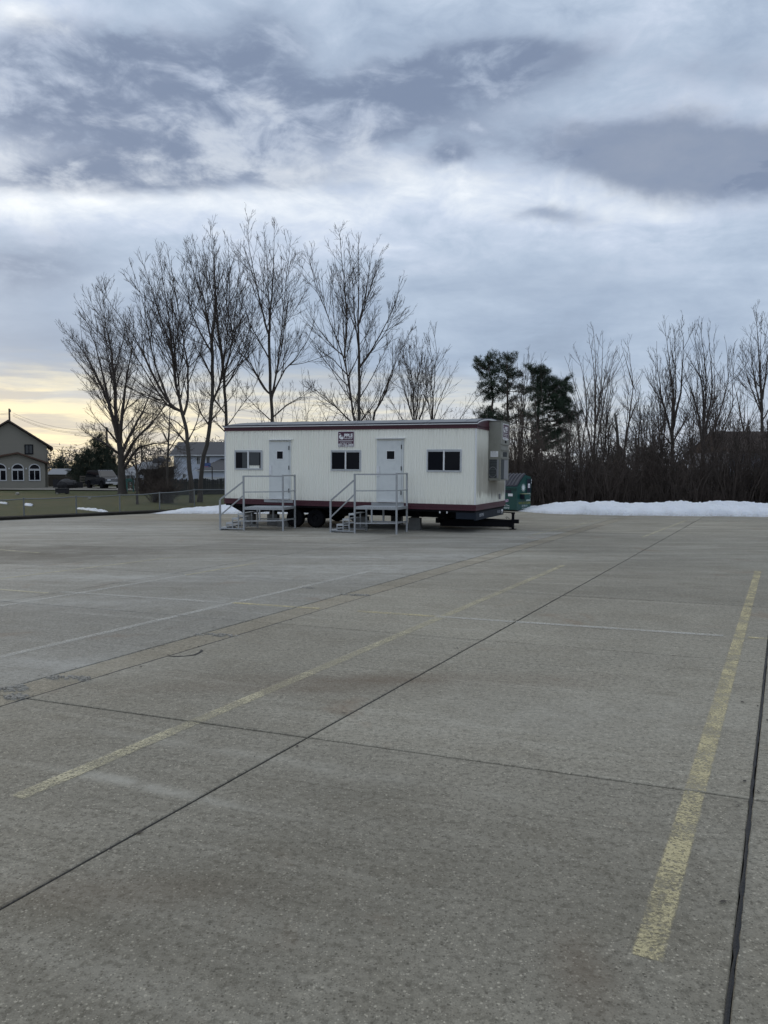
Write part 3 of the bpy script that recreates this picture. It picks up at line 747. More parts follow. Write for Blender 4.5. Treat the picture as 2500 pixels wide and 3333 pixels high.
# windows
def window(x0, x1, z0, z1, half_blind=None):
    f = MB(); w = .035; y0, y1 = -.052, -.015
    f.box(x0, x1, y0, y1, z1 - w, z1); f.box(x0, x1, y0, y1, z0, z0 + w); f.box(x0, x0 + w, y0, y1, z0 + w, z1 - w); f.box(x1 - w, x1, y0, y1, z0 + w, z1 - w)
    W = f.build('window', 'aluminium', TR); xm = (x0 + x1) / 2
    MB().box(xm - .022, xm + .022, y0 - .004, y1, z0 + w, z1 - w).build('mullion', 'white_trim', W)
    for k, (a, b) in enumerate(((x0 + w, xm - .022), (xm + .022, x1 - w))):
        if half_blind and k in half_blind:
            MB().box(a + .004, b - .004, -.0225, -.0215, z0 + w + .1 * k, z1 - w - .03).build('blind', 'blind_behind_glass', W)
            a_, b_ = (a, a + (b - a) * .52) if k == 0 else (b - (b - a) * .14, b)
            MB().box(a_, b_, -.026, -.0235, z0 + w, z1 - w).build('pane', 'dark_glass', W)
        else:
            MB().box(a, b, -.030 if k == 0 else -.026, -.021, z0 + w, z1 - w).build('pane', 'dark_glass' if k else 'insect_screen', W)
        MB().box(a, b, -.034, -.031, z1 - w - .035, z1 - w).build('sash_rail', 'aluminium', W)
    # crimped flashing tabs down both sides
    for xs_ in (x0 - .022, x1 + .002):
        m = MB(); zz = np.arange(z0, z1 + .01, .0425)
        for k, z in enumerate(zz):
            o_ = -.018 - .014 * (k % 2); m.v += [(xs_, -.014, z), (xs_, o_, z), (xs_ + .02, o_, z), (xs_ + .02, -.014, z)]
            if k:
                q_ = 4 * k
                for a_, b_ in ((0, 1), (1, 2), (2, 3)): m.f.append((q_ - 4 + a_, q_ - 4 + b_, q_ + b_, q_ + a_))
        m.build('flashing', 'white_trim', W)
    MB().box(x0 - .02, x1 + .02, -.03, -.014, z0 - .022, z0 - .002).build('flashing', 'white_trim', W)
window(.402, 1.464, 1.945, 2.593, (0, 1)); window(4.055, 5.106, 1.945, 2.592); window(7.34, 8.434, 1.940, 2.611)

# doors
def door(x0, x1, z0, z1, px0, px1, pz0, pz1, plate):
    Dr = MB().box(x0 + .03, x1 - .03, -.045, -.012, z0 + .02, z1).build('door', 'door_paint', TR, bevel=.006)
    f = MB(); f.box(x0 - .03, x0 + .026, -.034, -.012, z0, z1 + .03); f.box(x1 - .026, x1 + .03, -.034, -.012, z0, z1 + .03); f.box(x0 - .03, x1 + .03, -.034, -.012, z1 + .034, z1 + .06)
    f.build('door_frame', 'door_paint', Dr)
    MB().prism([(-.12, z1 + .062), (-.01, z1 + .075), (-.01, z1 + .09), (-.12, z1 + .074)], 'x', x0 - .05, x1 + .08).build('drip_cap', 'white_trim', Dr)
    g = MB(); w = .022
    g.box(px0 - w, px1 + w, -.056, -.046, pz1, pz1 + w); g.box(px0 - w, px1 + w, -.056, -.046, pz0 - w, pz0); g.box(px0 - w, px0, -.056, -.046, pz0, pz1); g.box(px1, px1 + w, -.056, -.046, pz0, pz1)
    g.build('window_frame', 'white_trim', Dr); MB().box(px0, px1, -.051, -.0465, pz0, pz1).build('pane', 'dark_glass', Dr)
    for z in (z0 + .22, (z0 + z1) / 2 + .03, z1 - .26): MB().tube([(x1 - .035, -.052, z), (x1 - .035, -.052, z + .13)], .014, 8).build('hinge', 'chassis_black', Dr)
    h = MB().box(x0 - .02, x0 + .075, -.062, -.046, z0 + .80, z0 + 1.12)
    h.tube([(x0 + .025, -.05, z0 + .95), (x0 + .025, -.12, z0 + .95)], .016, 8); h.tube([(x0 + .02, -.115, z0 + .95), (x0 + .11, -.115, z0 + .94)], .012, 8)
    h.build('handle', 'chrome', Dr)
    MB().box(x0 + .02, x1 - .02, -.10, -.046, z0 - .012, z0 + .018).build('threshold', 'white_trim', Dr)
    if plate: MB().box(plate[0], plate[1], -.058, -.045, plate[2], plate[3]).build('kick_plate', 'mill_aluminium', Dr)
door(1.78, 2.545, .972, 2.862, 2.06, 2.284, 2.305, 2.55, (1.565, 2.666, .850, .938))
door(5.69, 6.535, .972, 2.885, 6.015, 6.27, 2.309, 2.559, (5.50, 6.60, .850, .938))

# company sign
def sign_print(parent, o, ex, size_w, rot, lines=True):
    """print in the sign's own plane: o = top-left corner, ex = local direction of reading"""
    W_ = size_w; ex = Vector(ex); up = Vector((0, 0, 1)); nrm = ex.cross(up)
    def P(u, v, d=.004): return Vector(o) + ex * (u * W_) - up * (v * W_) + nrm * d
    # apple: a white heart-like fruit with a leaf
    pts = []
    for k in range(26):
        a = 2 * math.pi * k / 26; r = .135 * (1 + .18 * math.cos(2 * a + .6)) * (1 - .10 * math.sin(a))
        pts.append(P(.205 + r * .95 * math.cos(a), .285 - r * 1.12 * math.sin(a) + .015, .003))
    me = bpy.data.meshes.new('apple_mark'); me.from_pydata(pts, [], [tuple(range(26))]); link('apple_mark', me, 'sign_white', parent)
    lf = [P(.045, .10, .003), P(.13, .09, .003), P(.17, .14, .003), P(.09, .145, .003)]
    me = bpy.data.meshes.new('leaf_mark'); me.from_pydata(lf, [], [(0, 1, 2, 3)]); link('leaf_mark', me, 'sign_white', parent)
    text('lettering', 'A', .26 * W_, 'sign_purple', parent, P(.25, .245, .006), rot, bold=.004 * W_)
    text('lettering', 'PPLE', .285 * W_, 'sign_white', parent, P(.66, .235), rot, sx=.95, bold=.012 * W_)
    text('lettering', 'Mobile Leasing, Inc.', .083 * W_, 'sign_white', parent, P(.66, .40), rot, sx=.78, bold=.001)
    text('lettering', 'Sales, Rent, Repair, Storage and Relocation', .055 * W_, 'sign_white', parent, P(.5, .60), rot, sx=.78, bold=.001)
    text('lettering', '877-722-2004', .21 * W_, 'sign_white', parent, P(.5, .77), rot, sx=.80, bold=.007 * W_)
    a, b = P(.04, .505, .003), P(.96, .53, .003)
    m = MB(); m.add([P(.04, .505), P(.96, .505), P(.96, .53), P(.04, .53)], [(0, 1, 2, 3)]); m.build('rule_line', 'sign_white', parent)
SG = MB().box(4.298, 4.876, -.034, -.021, 2.694, 3.192).build('sign', 'sign_white', TR)
MB().box(4.31, 4.864, -.036, -.0345, 2.706, 3.180).build('sign_face', 'sign_purple', SG)
sign_print(SG, (4.31, -.0365, 3.180), (1, 0, 0), .554, (R(90), 0, 0))

# wall-mounted air conditioner on the tow end
AC = MB().prism([(1.411, 1.66), (2.551, 1.66), (2.551, 3.53), (1.411, 3.53)], 'x', LEN + .02, LEN + .41).build('air_conditioner', 'ac_grey', TR, bevel=.012)
xo = LEN + .41
MB().prism([(1.39, 3.532), (2.57, 3.532), (2.57, 3.545), (1.39, 3.548)], 'x', LEN + .02, xo + .02).build('top_flange', 'ac_grey', AC)
# near side: condenser opening, data plate
MB().box(LEN + .055, LEN + .30, 1.4035, 1.4100, 1.74, 2.33).build('condenser_opening', 'ac_dark', AC)
MB().box(LEN + .302, LEN + .36, 1.398, 1.4100, 1.74, 2.33).build('coil_guard', 'ac_filter', AC)
mm = MB()
for z in np.arange(1.76, 2.32, .05): mm.bar((LEN + .055, 1.4005, z), (LEN + .30, 1.4005, z), .004)
mm.build('wire_guard', 'ac_filter', AC)
mm = MB().tube([(LEN + .06 + .11 + .13 * math.cos(a), 1.402, 1.93 + .16 * math.sin(a)) for a in np.linspace(0, 6.2832, 20)], .006, 5); mm.build('fan_ring', 'ac_filter', AC)
MB().box(LEN + .09, LEN + .335, 1.405, 1.4100, 2.41, 2.59).build('data_plate', 'sign_white', AC)
text('lettering', 'HEAT PUMP', .03, 'chassis_black', AC, (LEN + .20, 1.403, 2.56)); 
mm = MB()
for k in range(4): mm.box(LEN + .11, LEN + .32 - .03 * (k % 2), 1.4035, 1.4045, 2.44 + .026 * k, 2.447 + .026 * k)
mm.build('print_line', 'stencil_grey', AC)
# outer face: filters, louvre, ledges, latch
MB().box(xo + .001, xo + .008, 1.50, 1.86, 1.70, 2.33).build('filter_panel', 'ac_dark', AC)
MB().box(xo + .001, xo + .012, 1.88, 2.40, 1.70, 2.33).build('filter_panel', 'ac_filter', AC)
for z in (2.36, 2.62, 2.80): MB().box(xo + .001, xo + .035, 1.47, 2.53, z, z + .025).build('ledge', 'ac_grey', AC)
for k in range(9): MB().box(xo + .001, xo + .010, 1.74 + .06 * k, 1.775 + .06 * k, 2.42, 2.57).build('louvre_slat', 'ac_dark', AC)
MB().box(xo + .001, xo + .02, 1.98, 2.10, 2.86, 2.94).build('latch', 'chassis_black', AC)
MB().box(xo + .001, xo + .008, 1.66, 2.46, 2.98, 3.47).build('sign', 'sign_white', AC)
MB().box(xo + .009, xo + .011, 1.685, 2.435, 3.00, 3.45).build('sign_face', 'sign_purple', AC)
sign_print(AC, (xo + .0115, 1.685, 3.455), (0, 1, 0), .60, (R(90), 0, R(90)))
MB().box(LEN + .014, LEN + .06, 2.85, 2.98, 1.02, 1.20).build('outlet_box', 'ac_filter', TR, bevel=.008)

# chassis
C = 'chassis_black'
MB().box(.0, LEN, .01, WID - .01, .70, .764).build('floor_deck', C, TR)
for t in (.75, 2.95):
    m = MB(); m.box(.25, LEN - .05, t - .05, t + .05, .66, .70); m.box(.25, LEN - .05, t - .008, t + .008, .50, .66); m.box(.25, LEN - .05, t - .05, t + .05, .48, .50)
    m.build('frame_beam', C, TR)
for x in np.arange(.5, LEN, .81):
    m = MB(); m.prism([(.02, .70), (.70, .70), (.70, .48), (.60, .48)], 'x', x - .03, x + .03); m.prism([(WID - .02, .70), (3.0, .70), (3.0, .48), (3.1, .48)], 'x', x - .03, x + .03); m.box(x - .03, x + .03, .8, 2.9, .58, .70)
    m.build('outrigger', C, TR)
m = MB().prism([(.02, .76), (.02, .70), (.55, .45), (1.0, .45), (1.0, .70)], 'y', .2, WID - .2); m.build('rear_sill', C, TR)
HB = MB().box(LEN - .03, LEN + .03, .02, WID - .2, .47, .70).build('header_beam', 'skirt_blue', TR)
MB().box(LEN - .6, LEN - .032, .02, .09, .50, .70).build('header_beam', 'skirt_blue', TR)
text('lettering', '109795', .15, 'stencil_grey', HB, (LEN + .032, .65, .60), (R(90), 0, R(90)), sx=1.25)
text('lettering', '10 X 36', .13, 'stencil_grey', HB, (LEN + .032, 2.85, .60), (R(90), 0, R(90)), sx=1.0)
MB().box(LEN + .031, LEN + .035, 3.22, 3.40, .53, .66).build('sticker', 'sign_white', HB)
for x in (7.75, 7.98): MB().box(x, x + .035, -.02, .015, .66, .72).build('marker_lamp', 'white_trim', TR)
RW = .315
def wheel(s, t, out):
    W_ = empty('wheel', (s, t, RW + TILT * s - .002)); W_.parent = TR
    prof = [(.0, .165), (.085, .17), (.10, .20), (.105, .27), (.09, .305), (.05, .315), (-.05, .315), (-.09, .305), (-.105, .27), (-.10, .20), (-.085, .17)]
    m = MB(); n = 28
    for k in range(n):
        a = 2 * math.pi * k / n
        for (w, r) in prof: m.v.append((r * math.cos(a), w, r * math.sin(a)))
    P_ = len(prof)
    for k in range(n):
        for j in range(P_): j2 = (j + 1) % P_; k2 = (k + 1) % n; m.f.append((k * P_ + j, k2 * P_ + j, k2 * P_ + j2, k * P_ + j2))
    m.build('tyre', 'rubber', W_, smooth=True)
    m = MB(); prof = [(-.06, .168), (-.085, .168), (-.08, .15), (-.02, .13), (-.015, .06), (-.05, .05), (-.05, .001)]
    for k in range(n):
        a = 2 * math.pi * k / n
        for (w, r) in prof: m.v.append((r * math.cos(a), w * out, r * math.sin(a)))
    P_ = len(prof)
    for k in range(n):
        for j in range(P_ - 1): k2 = (k + 1) % n; m.f.append((k * P_ + j, k2 * P_ + j, k2 * P_ + j + 1, k * P_ + j + 1))
    m.build('rim', 'rim', W_)
for s in (2.606, 3.383):
    wheel(s, .26, 1); wheel(s, WID - .26, -1)
    MB().tube([(s, .3, RW + TILT * s), (s, WID - .3, RW + TILT * s)], .055, 10).build('axle', C, TR)
m = MB(); m.bar((2.2, .60, .42), (2.6, .60, .36), .07, .03); m.bar((2.6, .60, .36), (3.0, .60, .46), .07, .03); m.bar((3.0, .60, .46), (3.38, .60, .36), .07, .03); m.bar((3.38, .60, .36), (3.8, .60, .42), .07, .03)
m.build('leaf_spring', C, TR)
# A-frame tongue
for t0 in (1.15, 2.59):
    m = MB(); a, b = Vector((7.4, t0, .29)), Vector((9.62, 1.87 + (.05 if t0 > 1.87 else -.05), .29))
    m.bar(a + Vector((0, 0, .10)), b + Vector((0, 0, .10)), .09, .02); m.bar(a, b, .012, .19); m.bar(a - Vector((0, 0, .10)), b - Vector((0, 0, .10)), .09, .02)
    m.build('tongue_beam', C, TR)
m = MB(); m.box(7.38, 7.48, .75, 2.95, .30, .46); m.box(8.5, 8.6, 1.4, 2.34, .37, .46); m.build('tongue_cross_member', C, TR)
m = MB(); m.box(9.55, 9.80, 1.80, 1.94, .30, .42); m.box(9.50, 9.64, 1.78, 1.96, .16, .31); m.build('coupler', C, TR)
J = MB(); J.tube([(9.58, 2.03, TILT * 9.58 + .0), (9.58, 2.03, .60)], .045, 10); J.tube([(9.58, 2.03, .58), (9.58, 2.03, .64)], .06, 10); J.bar((9.58, 2.03, .62), (9.18, 2.00, .64), .03); J.box(9.48, 9.68, 1.93, 2.13, TILT * 9.58 + .0, TILT * 9.58 + .02)
J.build('tongue_jack', C, TR)
MB().tube([(9.50, 1.9, .42), (9.40, 1.92, .50), (9.36, 1.95, .47), (9.40, 1.98, .42)], .008, 5).build('safety_chain', 'rim', TR)

# ------------------------------------------------------------------ block piers (each block a thing)
def hollow_block():
    m = MB(); L_, D_, H_ = .39, .19, .19
    m.box(-L_ / 2, L_ / 2, -D_ / 2, -D_ / 2 + .035, 0, H_); m.box(-L_ / 2, L_ / 2, D_ / 2 - .035, D_ / 2, 0, H_)
    for x in (-L_ / 2, -.0175, L_ / 2 - .035): m.box(x, x + .035, -D_ / 2 + .035, D_ / 2 - .035, 0, H_)
    return m.mesh('concrete_block')
BLK = hollow_block(); BLK.materials.append(MATS['block'])
def blk(s, t, z, rot, label, group):
    o = bpy.data.objects.new('concrete_block', BLK); COL.objects.link(o); o.location = tw(s, t, z); o.rotation_euler = (0, 0, ANG + rot)
    tag(o, label, 'concrete block', group)
def pier(s, t, n, where, rot=0.0, to_beam=True):
    z = 0
    for k in range(n):
        q = 'bottom' if k == 0 else ('top' if k == n - 1 else 'middle')
        lab = f'{q} concrete block of the stack {where}' if n > 1 else f'single grey concrete block {where}'
        blk(s, t, z, rot, lab, None); z += .1905
    if to_beam:
        top = .48 - TILT * s - .002
        if top - z > .02:
            m = MB().box(-.12, .12, -.08, .08, 0, top - z - .001); o = m.build('wood_shim', 'shim_wood', bevel=.004); o.location = tw(s, t, z); o.rotation_euler = (0, 0, ANG + rot)
            tag(o, f'dark wood shim under the trailer frame {where}', 'wood shim')
pier(6.70, .72, 2, 'under the trailer between its door and tow end', 0.06)
pier(.50, .75, 2, 'under the closed rear end of the trailer'); pier(1.45, .75, 2, 'behind the stair at the first trailer door', .05)
pier(4.85, .75, 2, 'behind the stair beside the sign window'); pier(7.1, 2.95, 2, 'under the far frame beam near the tongue'); pier(1.2, 2.95, 2, 'under the far frame beam at the rear end'); pier(5.2, 2.95, 2, 'under the far frame beam mid-way')
blk(2.12, .30, 0, .2, 'loose grey concrete block in front of the rear trailer wheel', None)
m = MB().prism([(-.11, 0), (.11, 0), (.09, .05), (-.02, .19), (-.08, .19)], 'y', -.07, .07)
o = m.build('wheel_chock', 'orange', bevel=.01); o.location = tw(3.0, .95, 0); o.rotation_euler = (0, 0, ANG); o.scale = (1.2, 1.2, 1.35); tag(o, 'orange wheel chock on the concrete between the trailer wheels', 'wheel chock')

# ------------------------------------------------------------------ aluminium stairs
def stair(loc, rot, mid, right, depth, deck, label):
    S = empty('entry_stair', loc, (0, 0, rot)); tag(S, label, 'stair')
    A = 'mill_aluminium'; top = deck + 1.0; w = .05
    def post(x, y, z1, z0=0.0): MB().box(x - w / 2, x + w / 2, y - w / 2, y + w / 2, z0, z1).build('post', A, S)
    b = .0
    post(0, 0, .96); post(mid, 0, top); post(right, 0, top + .03); post(right, depth, top + .03)
    post(mid, depth, deck - .075); post((mid + right) / 2 - .1, depth, deck - .075, .30)
    def rail(p, q, nm='rail', ww=.042): MB().bar(p, q, ww, ww).build(nm, A, S)
    e = w / 2
    rail((mid + e, 0, top - .02), (right - e, 0, top - .02), 'handrail'); rail((right, e, top), (right, depth - e, top), 'handrail')
    rail((mid + e, 0, deck + .48), (right - e, 0, deck + .50), 'mid_rail', .032); rail((right, e, deck + .50), (right, depth - e, deck + .50), 'mid_rail', .032)
    rail((.01, 0, .98), (mid - e, 0, top - .20), 'handrail'); rail((e - .005, 0, .48), (mid - e, 0, deck + .36), 'mid_rail', .036)
    # deck with grip strips
    Dk = MB().box(mid - .03, right - e - .002, e + .002, depth - e, deck - .028, deck).build('deck', A, S)
    for y in np.arange(e + .05, depth - .05, .09): MB().box(mid - .02, right - .04, y, y + .03, deck + .0005, deck + .006).build('grip_strip', 'aluminium', Dk)
    m = MB(); m.box(mid + e, right - e, -.02, .018, deck - .075, deck + .004); m.build('deck_fascia', A, S)
    MB().box(right - .02, right + .018, e, depth - e, deck - .075, deck + .002).build('deck_fascia', A, S)
    m = MB()
    for x in np.arange(mid + .06, right - .06, .075): m.tube([(x, -.0225, deck - .012), (x, -.0195, deck - .012)], .012, 6)
    m.build('punched_edge', 'aluminium', S)
    # lower braces
    rail((mid + e, 0, .30), (right - e, 0, .33), 'brace', .036); rail((right, e, .33), (right, depth - e, .33), 'brace', .036); rail((mid, e, .12), (mid, depth - e, .12), 'brace', .036); rail((mid + e, depth, .30), (right - e, depth, .30), 'brace', .036)
    MB().box((mid + right) / 2 - .14, (mid + right) / 2 - .10, -.018, .018, .322, deck - .076).build('strut', A, S)
    # four treads rising to the deck
    n = 4; run = mid / n
    for k in range(n):
        x0, z = k * run, .10 + k * (deck - .14) / n
        Td = MB().box(x0 + (.028 if k == 0 else .004), x0 + run - (.03 if k == n - 1 else 0), .03, depth - .08, z - .03, z).build('tread', A, S)
        MB().box(x0 + (.028 if k == 0 else .004), x0 + run + .01 - (.04 if k == n - 1 else 0), -.018, .022, z - .055, z).build('tread_end', 'aluminium', Td)
        if k:
            MB().box(x0 + .003, x0 + .033, -.016, .020, .074, z - .056).build('riser_leg', A, S); MB().box(x0 + .003, x0 + .033, depth - .08, depth - .045, .074, z - .02).build('riser_leg', A, S)
            rail((x0 + .02, .0, z * .52), (x0 + run, .0, z * .52 + .015), 'step_brace', .026)
    rail((e, 0, .055), (mid - e, 0, .055), 'stringer', .036); rail((0, depth - .06, .055), (mid - e, depth - .06, .055), 'stringer', .036)
    MB().box(0, .036, .026, depth - .04, .0, .036).build('foot_bar', A, S)
    return S
def stair_at(px, Y, rot, mid, right, depth, deck, label):
    x = (px - 1250) / 2500 * Y * 1.0
    x = at(px, 1700, Y)[0]; c, s_ = math.cos(rot), math.sin(rot)
    stair((x - mid * c, Y - mid * s_, 0), rot, mid, right, depth, deck, label)
stair_at(794, 24.25, ANG + R(11), .80, 2.10, 1.20, .735, 'aluminium stair and landing at the trailer door nearest the wheels')
stair_at(1155, 23.25, ANG + R(2.5), .80, 2.14, .98, .80, 'aluminium stair and landing at the trailer door between two windows')

# ------------------------------------------------------------------ recycling dumpster
DA = R(50)
DU = empty('recycling_dumpster', (6.14, 35.5, 0), (0, 0, DA)); tag(DU, 'green paper-recycling dumpster with ribbed dark lid beside the snow bank', 'dumpster')
# local x = along the side profile (away from the front), local y = across the front (towards the trailer)
DW = 1.9; prof = [(0, .06), (0, 1.10), (.06, 1.17), (.72, 1.70), (1.30, 1.60), (1.30, .06)]
MB().prism(prof, 'y', 0, DW).build('body', 'dumpster_green', DU, bevel=.012)
def lidz(k): return 1.185 + (1.735 - 1.185) * (1 - (1 - k) ** 1.35)
m = MB(); ks_ = np.linspace(0, 1, 9)
for j, k in enumerate(ks_):
    x = -.06 + .80 * k; z = lidz(k); m.v += [(x, -.04, z), (x, DW + .04, z), (x, DW + .04, z - .035), (x, -.04, z - .035)]
    if j:
        o = 4 * j
        for a, b in ((0, 1), (1, 2), (2, 3), (3, 0)): m.f.append((o - 4 + a, o - 4 + b, o + b, o + a))
m.f += [(0, 1, 2, 3), (32, 33, 34, 35)]
LD = m.build('lid', 'dumpster_black', DU)
for y in np.linspace(.0, DW - .1, 11):
    m = MB()
    for j, k in enumerate(ks_):
        x = -.05 + .78 * k; z = lidz(k); m.v += [(x, y, z), (x, y + .02, z + .045), (x, y + .075, z + .045), (x, y + .095, z)]
        if j: o = 4 * j; m.f += [(o - 4, o - 3, o + 1, o), (o - 3, o - 2, o + 2, o + 1), (o - 2, o - 1, o + 3, o + 2)]
    m.f += [(0, 1, 2, 3)]; m.build('lid_rib', 'dumpster_lid', LD)
MB().box(-.09, -.02, -.04, DW + .04, 1.06, 1.15).build('lid_lip', 'dumpster_green', DU)
MB().box(-.05, -.012, -.02, DW, .99, 1.03).build('front_rail', 'dumpster_green', DU)
MB().box(.70, 1.34, -.04, DW + .04, 1.71, 1.74).build('top_hinge', 'dumpster_black', DU) if False else None
# side (near face, y = 0)
f = MB(); x0, x1, z0, z1 = .88, 1.26, .86, 1.50
f.box(x0 - .03, x1 + .02, -.03, -.001, z1, z1 + .03); f.box(x0 - .03, x1 + .02, -.03, -.001, z0 - .03, z0); f.box(x0 - .03, x0, -.03, -.001, z0, z1); f.box(x1, x1 + .02, -.03, -.001, z0, z1)
SDr = f.build('side_door', 'dumpster_green', DU); MB().box(x0, x1, -.012, -.001, z0, z1).build('door_panel', 'dumpster_black', SDr)
MB().box(x0 + .13, x0 + .31, -.016, -.0125, 1.08, 1.27).build('notice', 'sign_white', SDr); MB().box(x0 + .17, x0 + .26, -.018, -.0165, 1.11, 1.23).build('notice_print', 'stencil_grey', SDr)
for z in (1.28, 1.40): MB().box(x1 + .022, x1 + .05, -.03, -.001, z, z + .09).build('reflector', 'sign_white', DU)
m = MB().prism([(.30, .55), (.78, .55), (.78, .80), (.30, .80)], 'y', -.26, -.001); FS = m.build('fork_pocket', 'dumpster_green', DU, bevel=.008)
MB().box(.29, .79, -.265, -.001, .802, .815).build('pocket_top', 'box_top', FS); MB().box(.292, .298, -.23, -.03, .58, .78).build('pocket_mouth', 'dumpster_black', FS)
def sunburst(cx, cz, r, plane):
    m = MB(); N_ = 14
    def P(u, v): return (u, -.003, v) if plane == 'side' else (-.003, u, v)
    m.add([P(cx + r * .52 * math.cos(2 * math.pi * k / 20), cz + r * .52 * math.sin(2 * math.pi * k / 20)) for k in range(20)], [tuple(range(20))])
    for k in range(N_):
        a = 2 * math.pi * k / N_; d = .16
        m.add([P(cx + r * .56 * math.cos(a - d), cz + r * .56 * math.sin(a - d)), P(cx + r * .56 * math.cos(a + d), cz + r * .56 * math.sin(a + d)), P(cx + r * math.cos(a), cz + r * math.sin(a))], [(0, 1, 2)])
    m.build('sun_emblem', 'lettering_pale', DU)
sunburst(.60, 1.09, .22, 'side'); sunburst(.95, .72, .27, 'front')
for k, s_ in enumerate(('NEWSPAPERS', 'MAGAZINES', 'AND MIX', 'PAPER CARD', 'CARDBOARD')): text('lettering', s_, .085, 'lettering_pale', DU, (1.06, -.004, .79 - .075 * k), sx=.78, bold=.003)
text('lettering', 'PAPER RECYCLING', .155, 'lettering_olive', DU, (.72, -.004, .37), sx=.84, bold=.002)
text('lettering', '330-376-3331', .12, 'lettering_pale', DU, (.72, -.004, .235), sx=.80)
text('lettering', 'www.paper.com', .07, 'lettering_pale', DU, (.66, -.004, .135), sx=.9) if False else text('lettering', 'recycling company', .06, 'lettering_pale', DU, (.66, -.004, .135), sx=.9)
# front face (x = 0, reads towards -y)
FR = (R(90), 0, R(-90))
MB().box(-.012, -.001, .30, .86, .84, .98).build('paper_slot', 'dumpster_black', DU); MB().box(-.016, -.0125, .62, .84, .86, .92).build('newspaper_bundle', 'lettering_pale', DU)
MB().box(-.006, -.001, .22, .46, .70, .82).build('notice', 'sign_white', DU)
MB().box(-.05, -.001, .82, 1.04, .98, 1.06).build('yellow_label', 'box_top', DU)
text('lettering', '& Company', .13, 'lettering_pale', DU, (-.004, .70, .165), FR, bold=.002)
text('lettering', 'River Valley Paper', .13, 'lettering_pale', DU, (-.004, 1.4, .165), FR) if False else None
m = MB()
for k in range(2):
    for q in range(5):
        a = 2 * math.pi * q / 5; cy, cz = .60 - .10 * k, .47 + .03 * k
        c = [(-.004, cy + .045 * math.cos(a) + .028 * math.cos(b_), cz + .045 * math.sin(a) + .028 * math.sin(b_)) for b_ in np.linspace(0, 6.28, 7)[:-1]]; m.add(c, [tuple(range(6))])
m.build('flower_emblem', 'lettering_pink', DU)
MB().tube([(-.004, 1.0, .27), (-.004, .75, .30), (-.004, .55, .30), (-.004, .38, .25), (-.004, 1.0, .235)], .007, 4).build('ground_line_emblem', 'lettering_pale', DU)
for y in (.05, DW - .12): MB().box(.1, 1.2, y, y + .07, 0, .062).build('skid', 'dumpster_black', DU)
# fork sleeve on the near corner post
MB().box(-.03, .0, -.03, .03, .06, 1.05).build('corner_post', 'dumpster_green', DU)

# ------------------------------------------------------------------ vegetation generators (vectorised)
class Veg:
    def __init__(s, seed): s.g = np.random.default_rng(seed)
    def unit(s, v): return v / np.maximum(np.linalg.norm(v, axis=-1, keepdims=True), 1e-9)
    def limbs(s, lines, K=14, wob=.06, tap=1.15):
        """lines: list of (pts3d list, r0, r1) -> P (N,K,3), R (N,K)"""
        P = []; Rr = []
        for pts, r0, r1 in lines:
            p = np.array(pts, float); d = np.r_[0, np.cumsum(np.linalg.norm(np.diff(p, axis=0), axis=1))]
            u = np.linspace(0, d[-1], 60); q = np.stack([np.interp(u, d, p[:, k]) for k in range(3)], 1)
            for _ in range(5): q[1:-1] = (q[:-2] + q[1:-1] * 2 + q[2:]) / 4
            idx = np.linspace(0, 59, K).astype(int); q = q[idx]
            q[1:] += s.g.normal(0, wob * min(1, d[-1] / 8), (K - 1, 3)) * np.array([1, 1, .3])
            P.append(q); Rr.append(r1 + (r0 - r1) * (1 - np.linspace(0, 1, K)) ** tap)
        return np.array(P), np.array(Rr)
    def kids(s, P, R_, per_m, t0, t1, ang, lfrac, lmin, lmax, up, K, wob, rk, rend, amin=.6, thin=.85):
        N, Kp, _ = P.shape; L = np.linalg.norm(np.diff(P, axis=1), axis=2).sum(1)
        cnt = np.maximum(1, np.round(L * per_m * s.g.uniform(.8, 1.2, N))).astype(int)
        idx = np.repeat(np.arange(N), cnt); M = len(idx)
        t = t0 + (t1 - t0) * s.g.random(M) ** thin; f = t * (Kp - 1); i0 = np.minimum(f.astype(int), Kp - 2); fr = (f - i0)[:, None]
        A, B_ = P[idx, i0], P[idx, i0 + 1]; base = A + (B_ - A) * fr; T = s.unit(B_ - A)
        pr = R_[idx, i0] * (1 - fr[:, 0]) + R_[idx, i0 + 1] * fr[:, 0]
        rd = s.g.normal(size=(M, 3)); rd[:, 2] *= .7; perp = s.unit(rd - (rd * T).sum(1, keepdims=True) * T)
        an = np.radians(ang) * s.g.uniform(amin, 1.4, M)[:, None]
        d = s.unit(T * np.cos(an) + perp * np.sin(an))
        ln = np.clip(L[idx] * lfrac * (1.08 - t) * s.g.uniform(.6, 1.3, M), lmin, lmax)
        step = (ln / (K - 1))[:, None]; pts = [base]; cur = d
        for k in range(K - 1):
            cur = s.unit(cur + np.array([0, 0, up]) / (K - 1) + s.g.normal(0, wob, (M, 3)))
            pts.append(pts[-1] + cur * step)
        Pn = np.stack(pts, 1); r0 = np.minimum(pr * .72, rk * ln); r0 = np.maximum(r0, rend * 1.15)
        Rn = rend + (r0[:, None] - rend) * (1 - np.linspace(0, 1, K)[None, :])
        return Pn, Rn
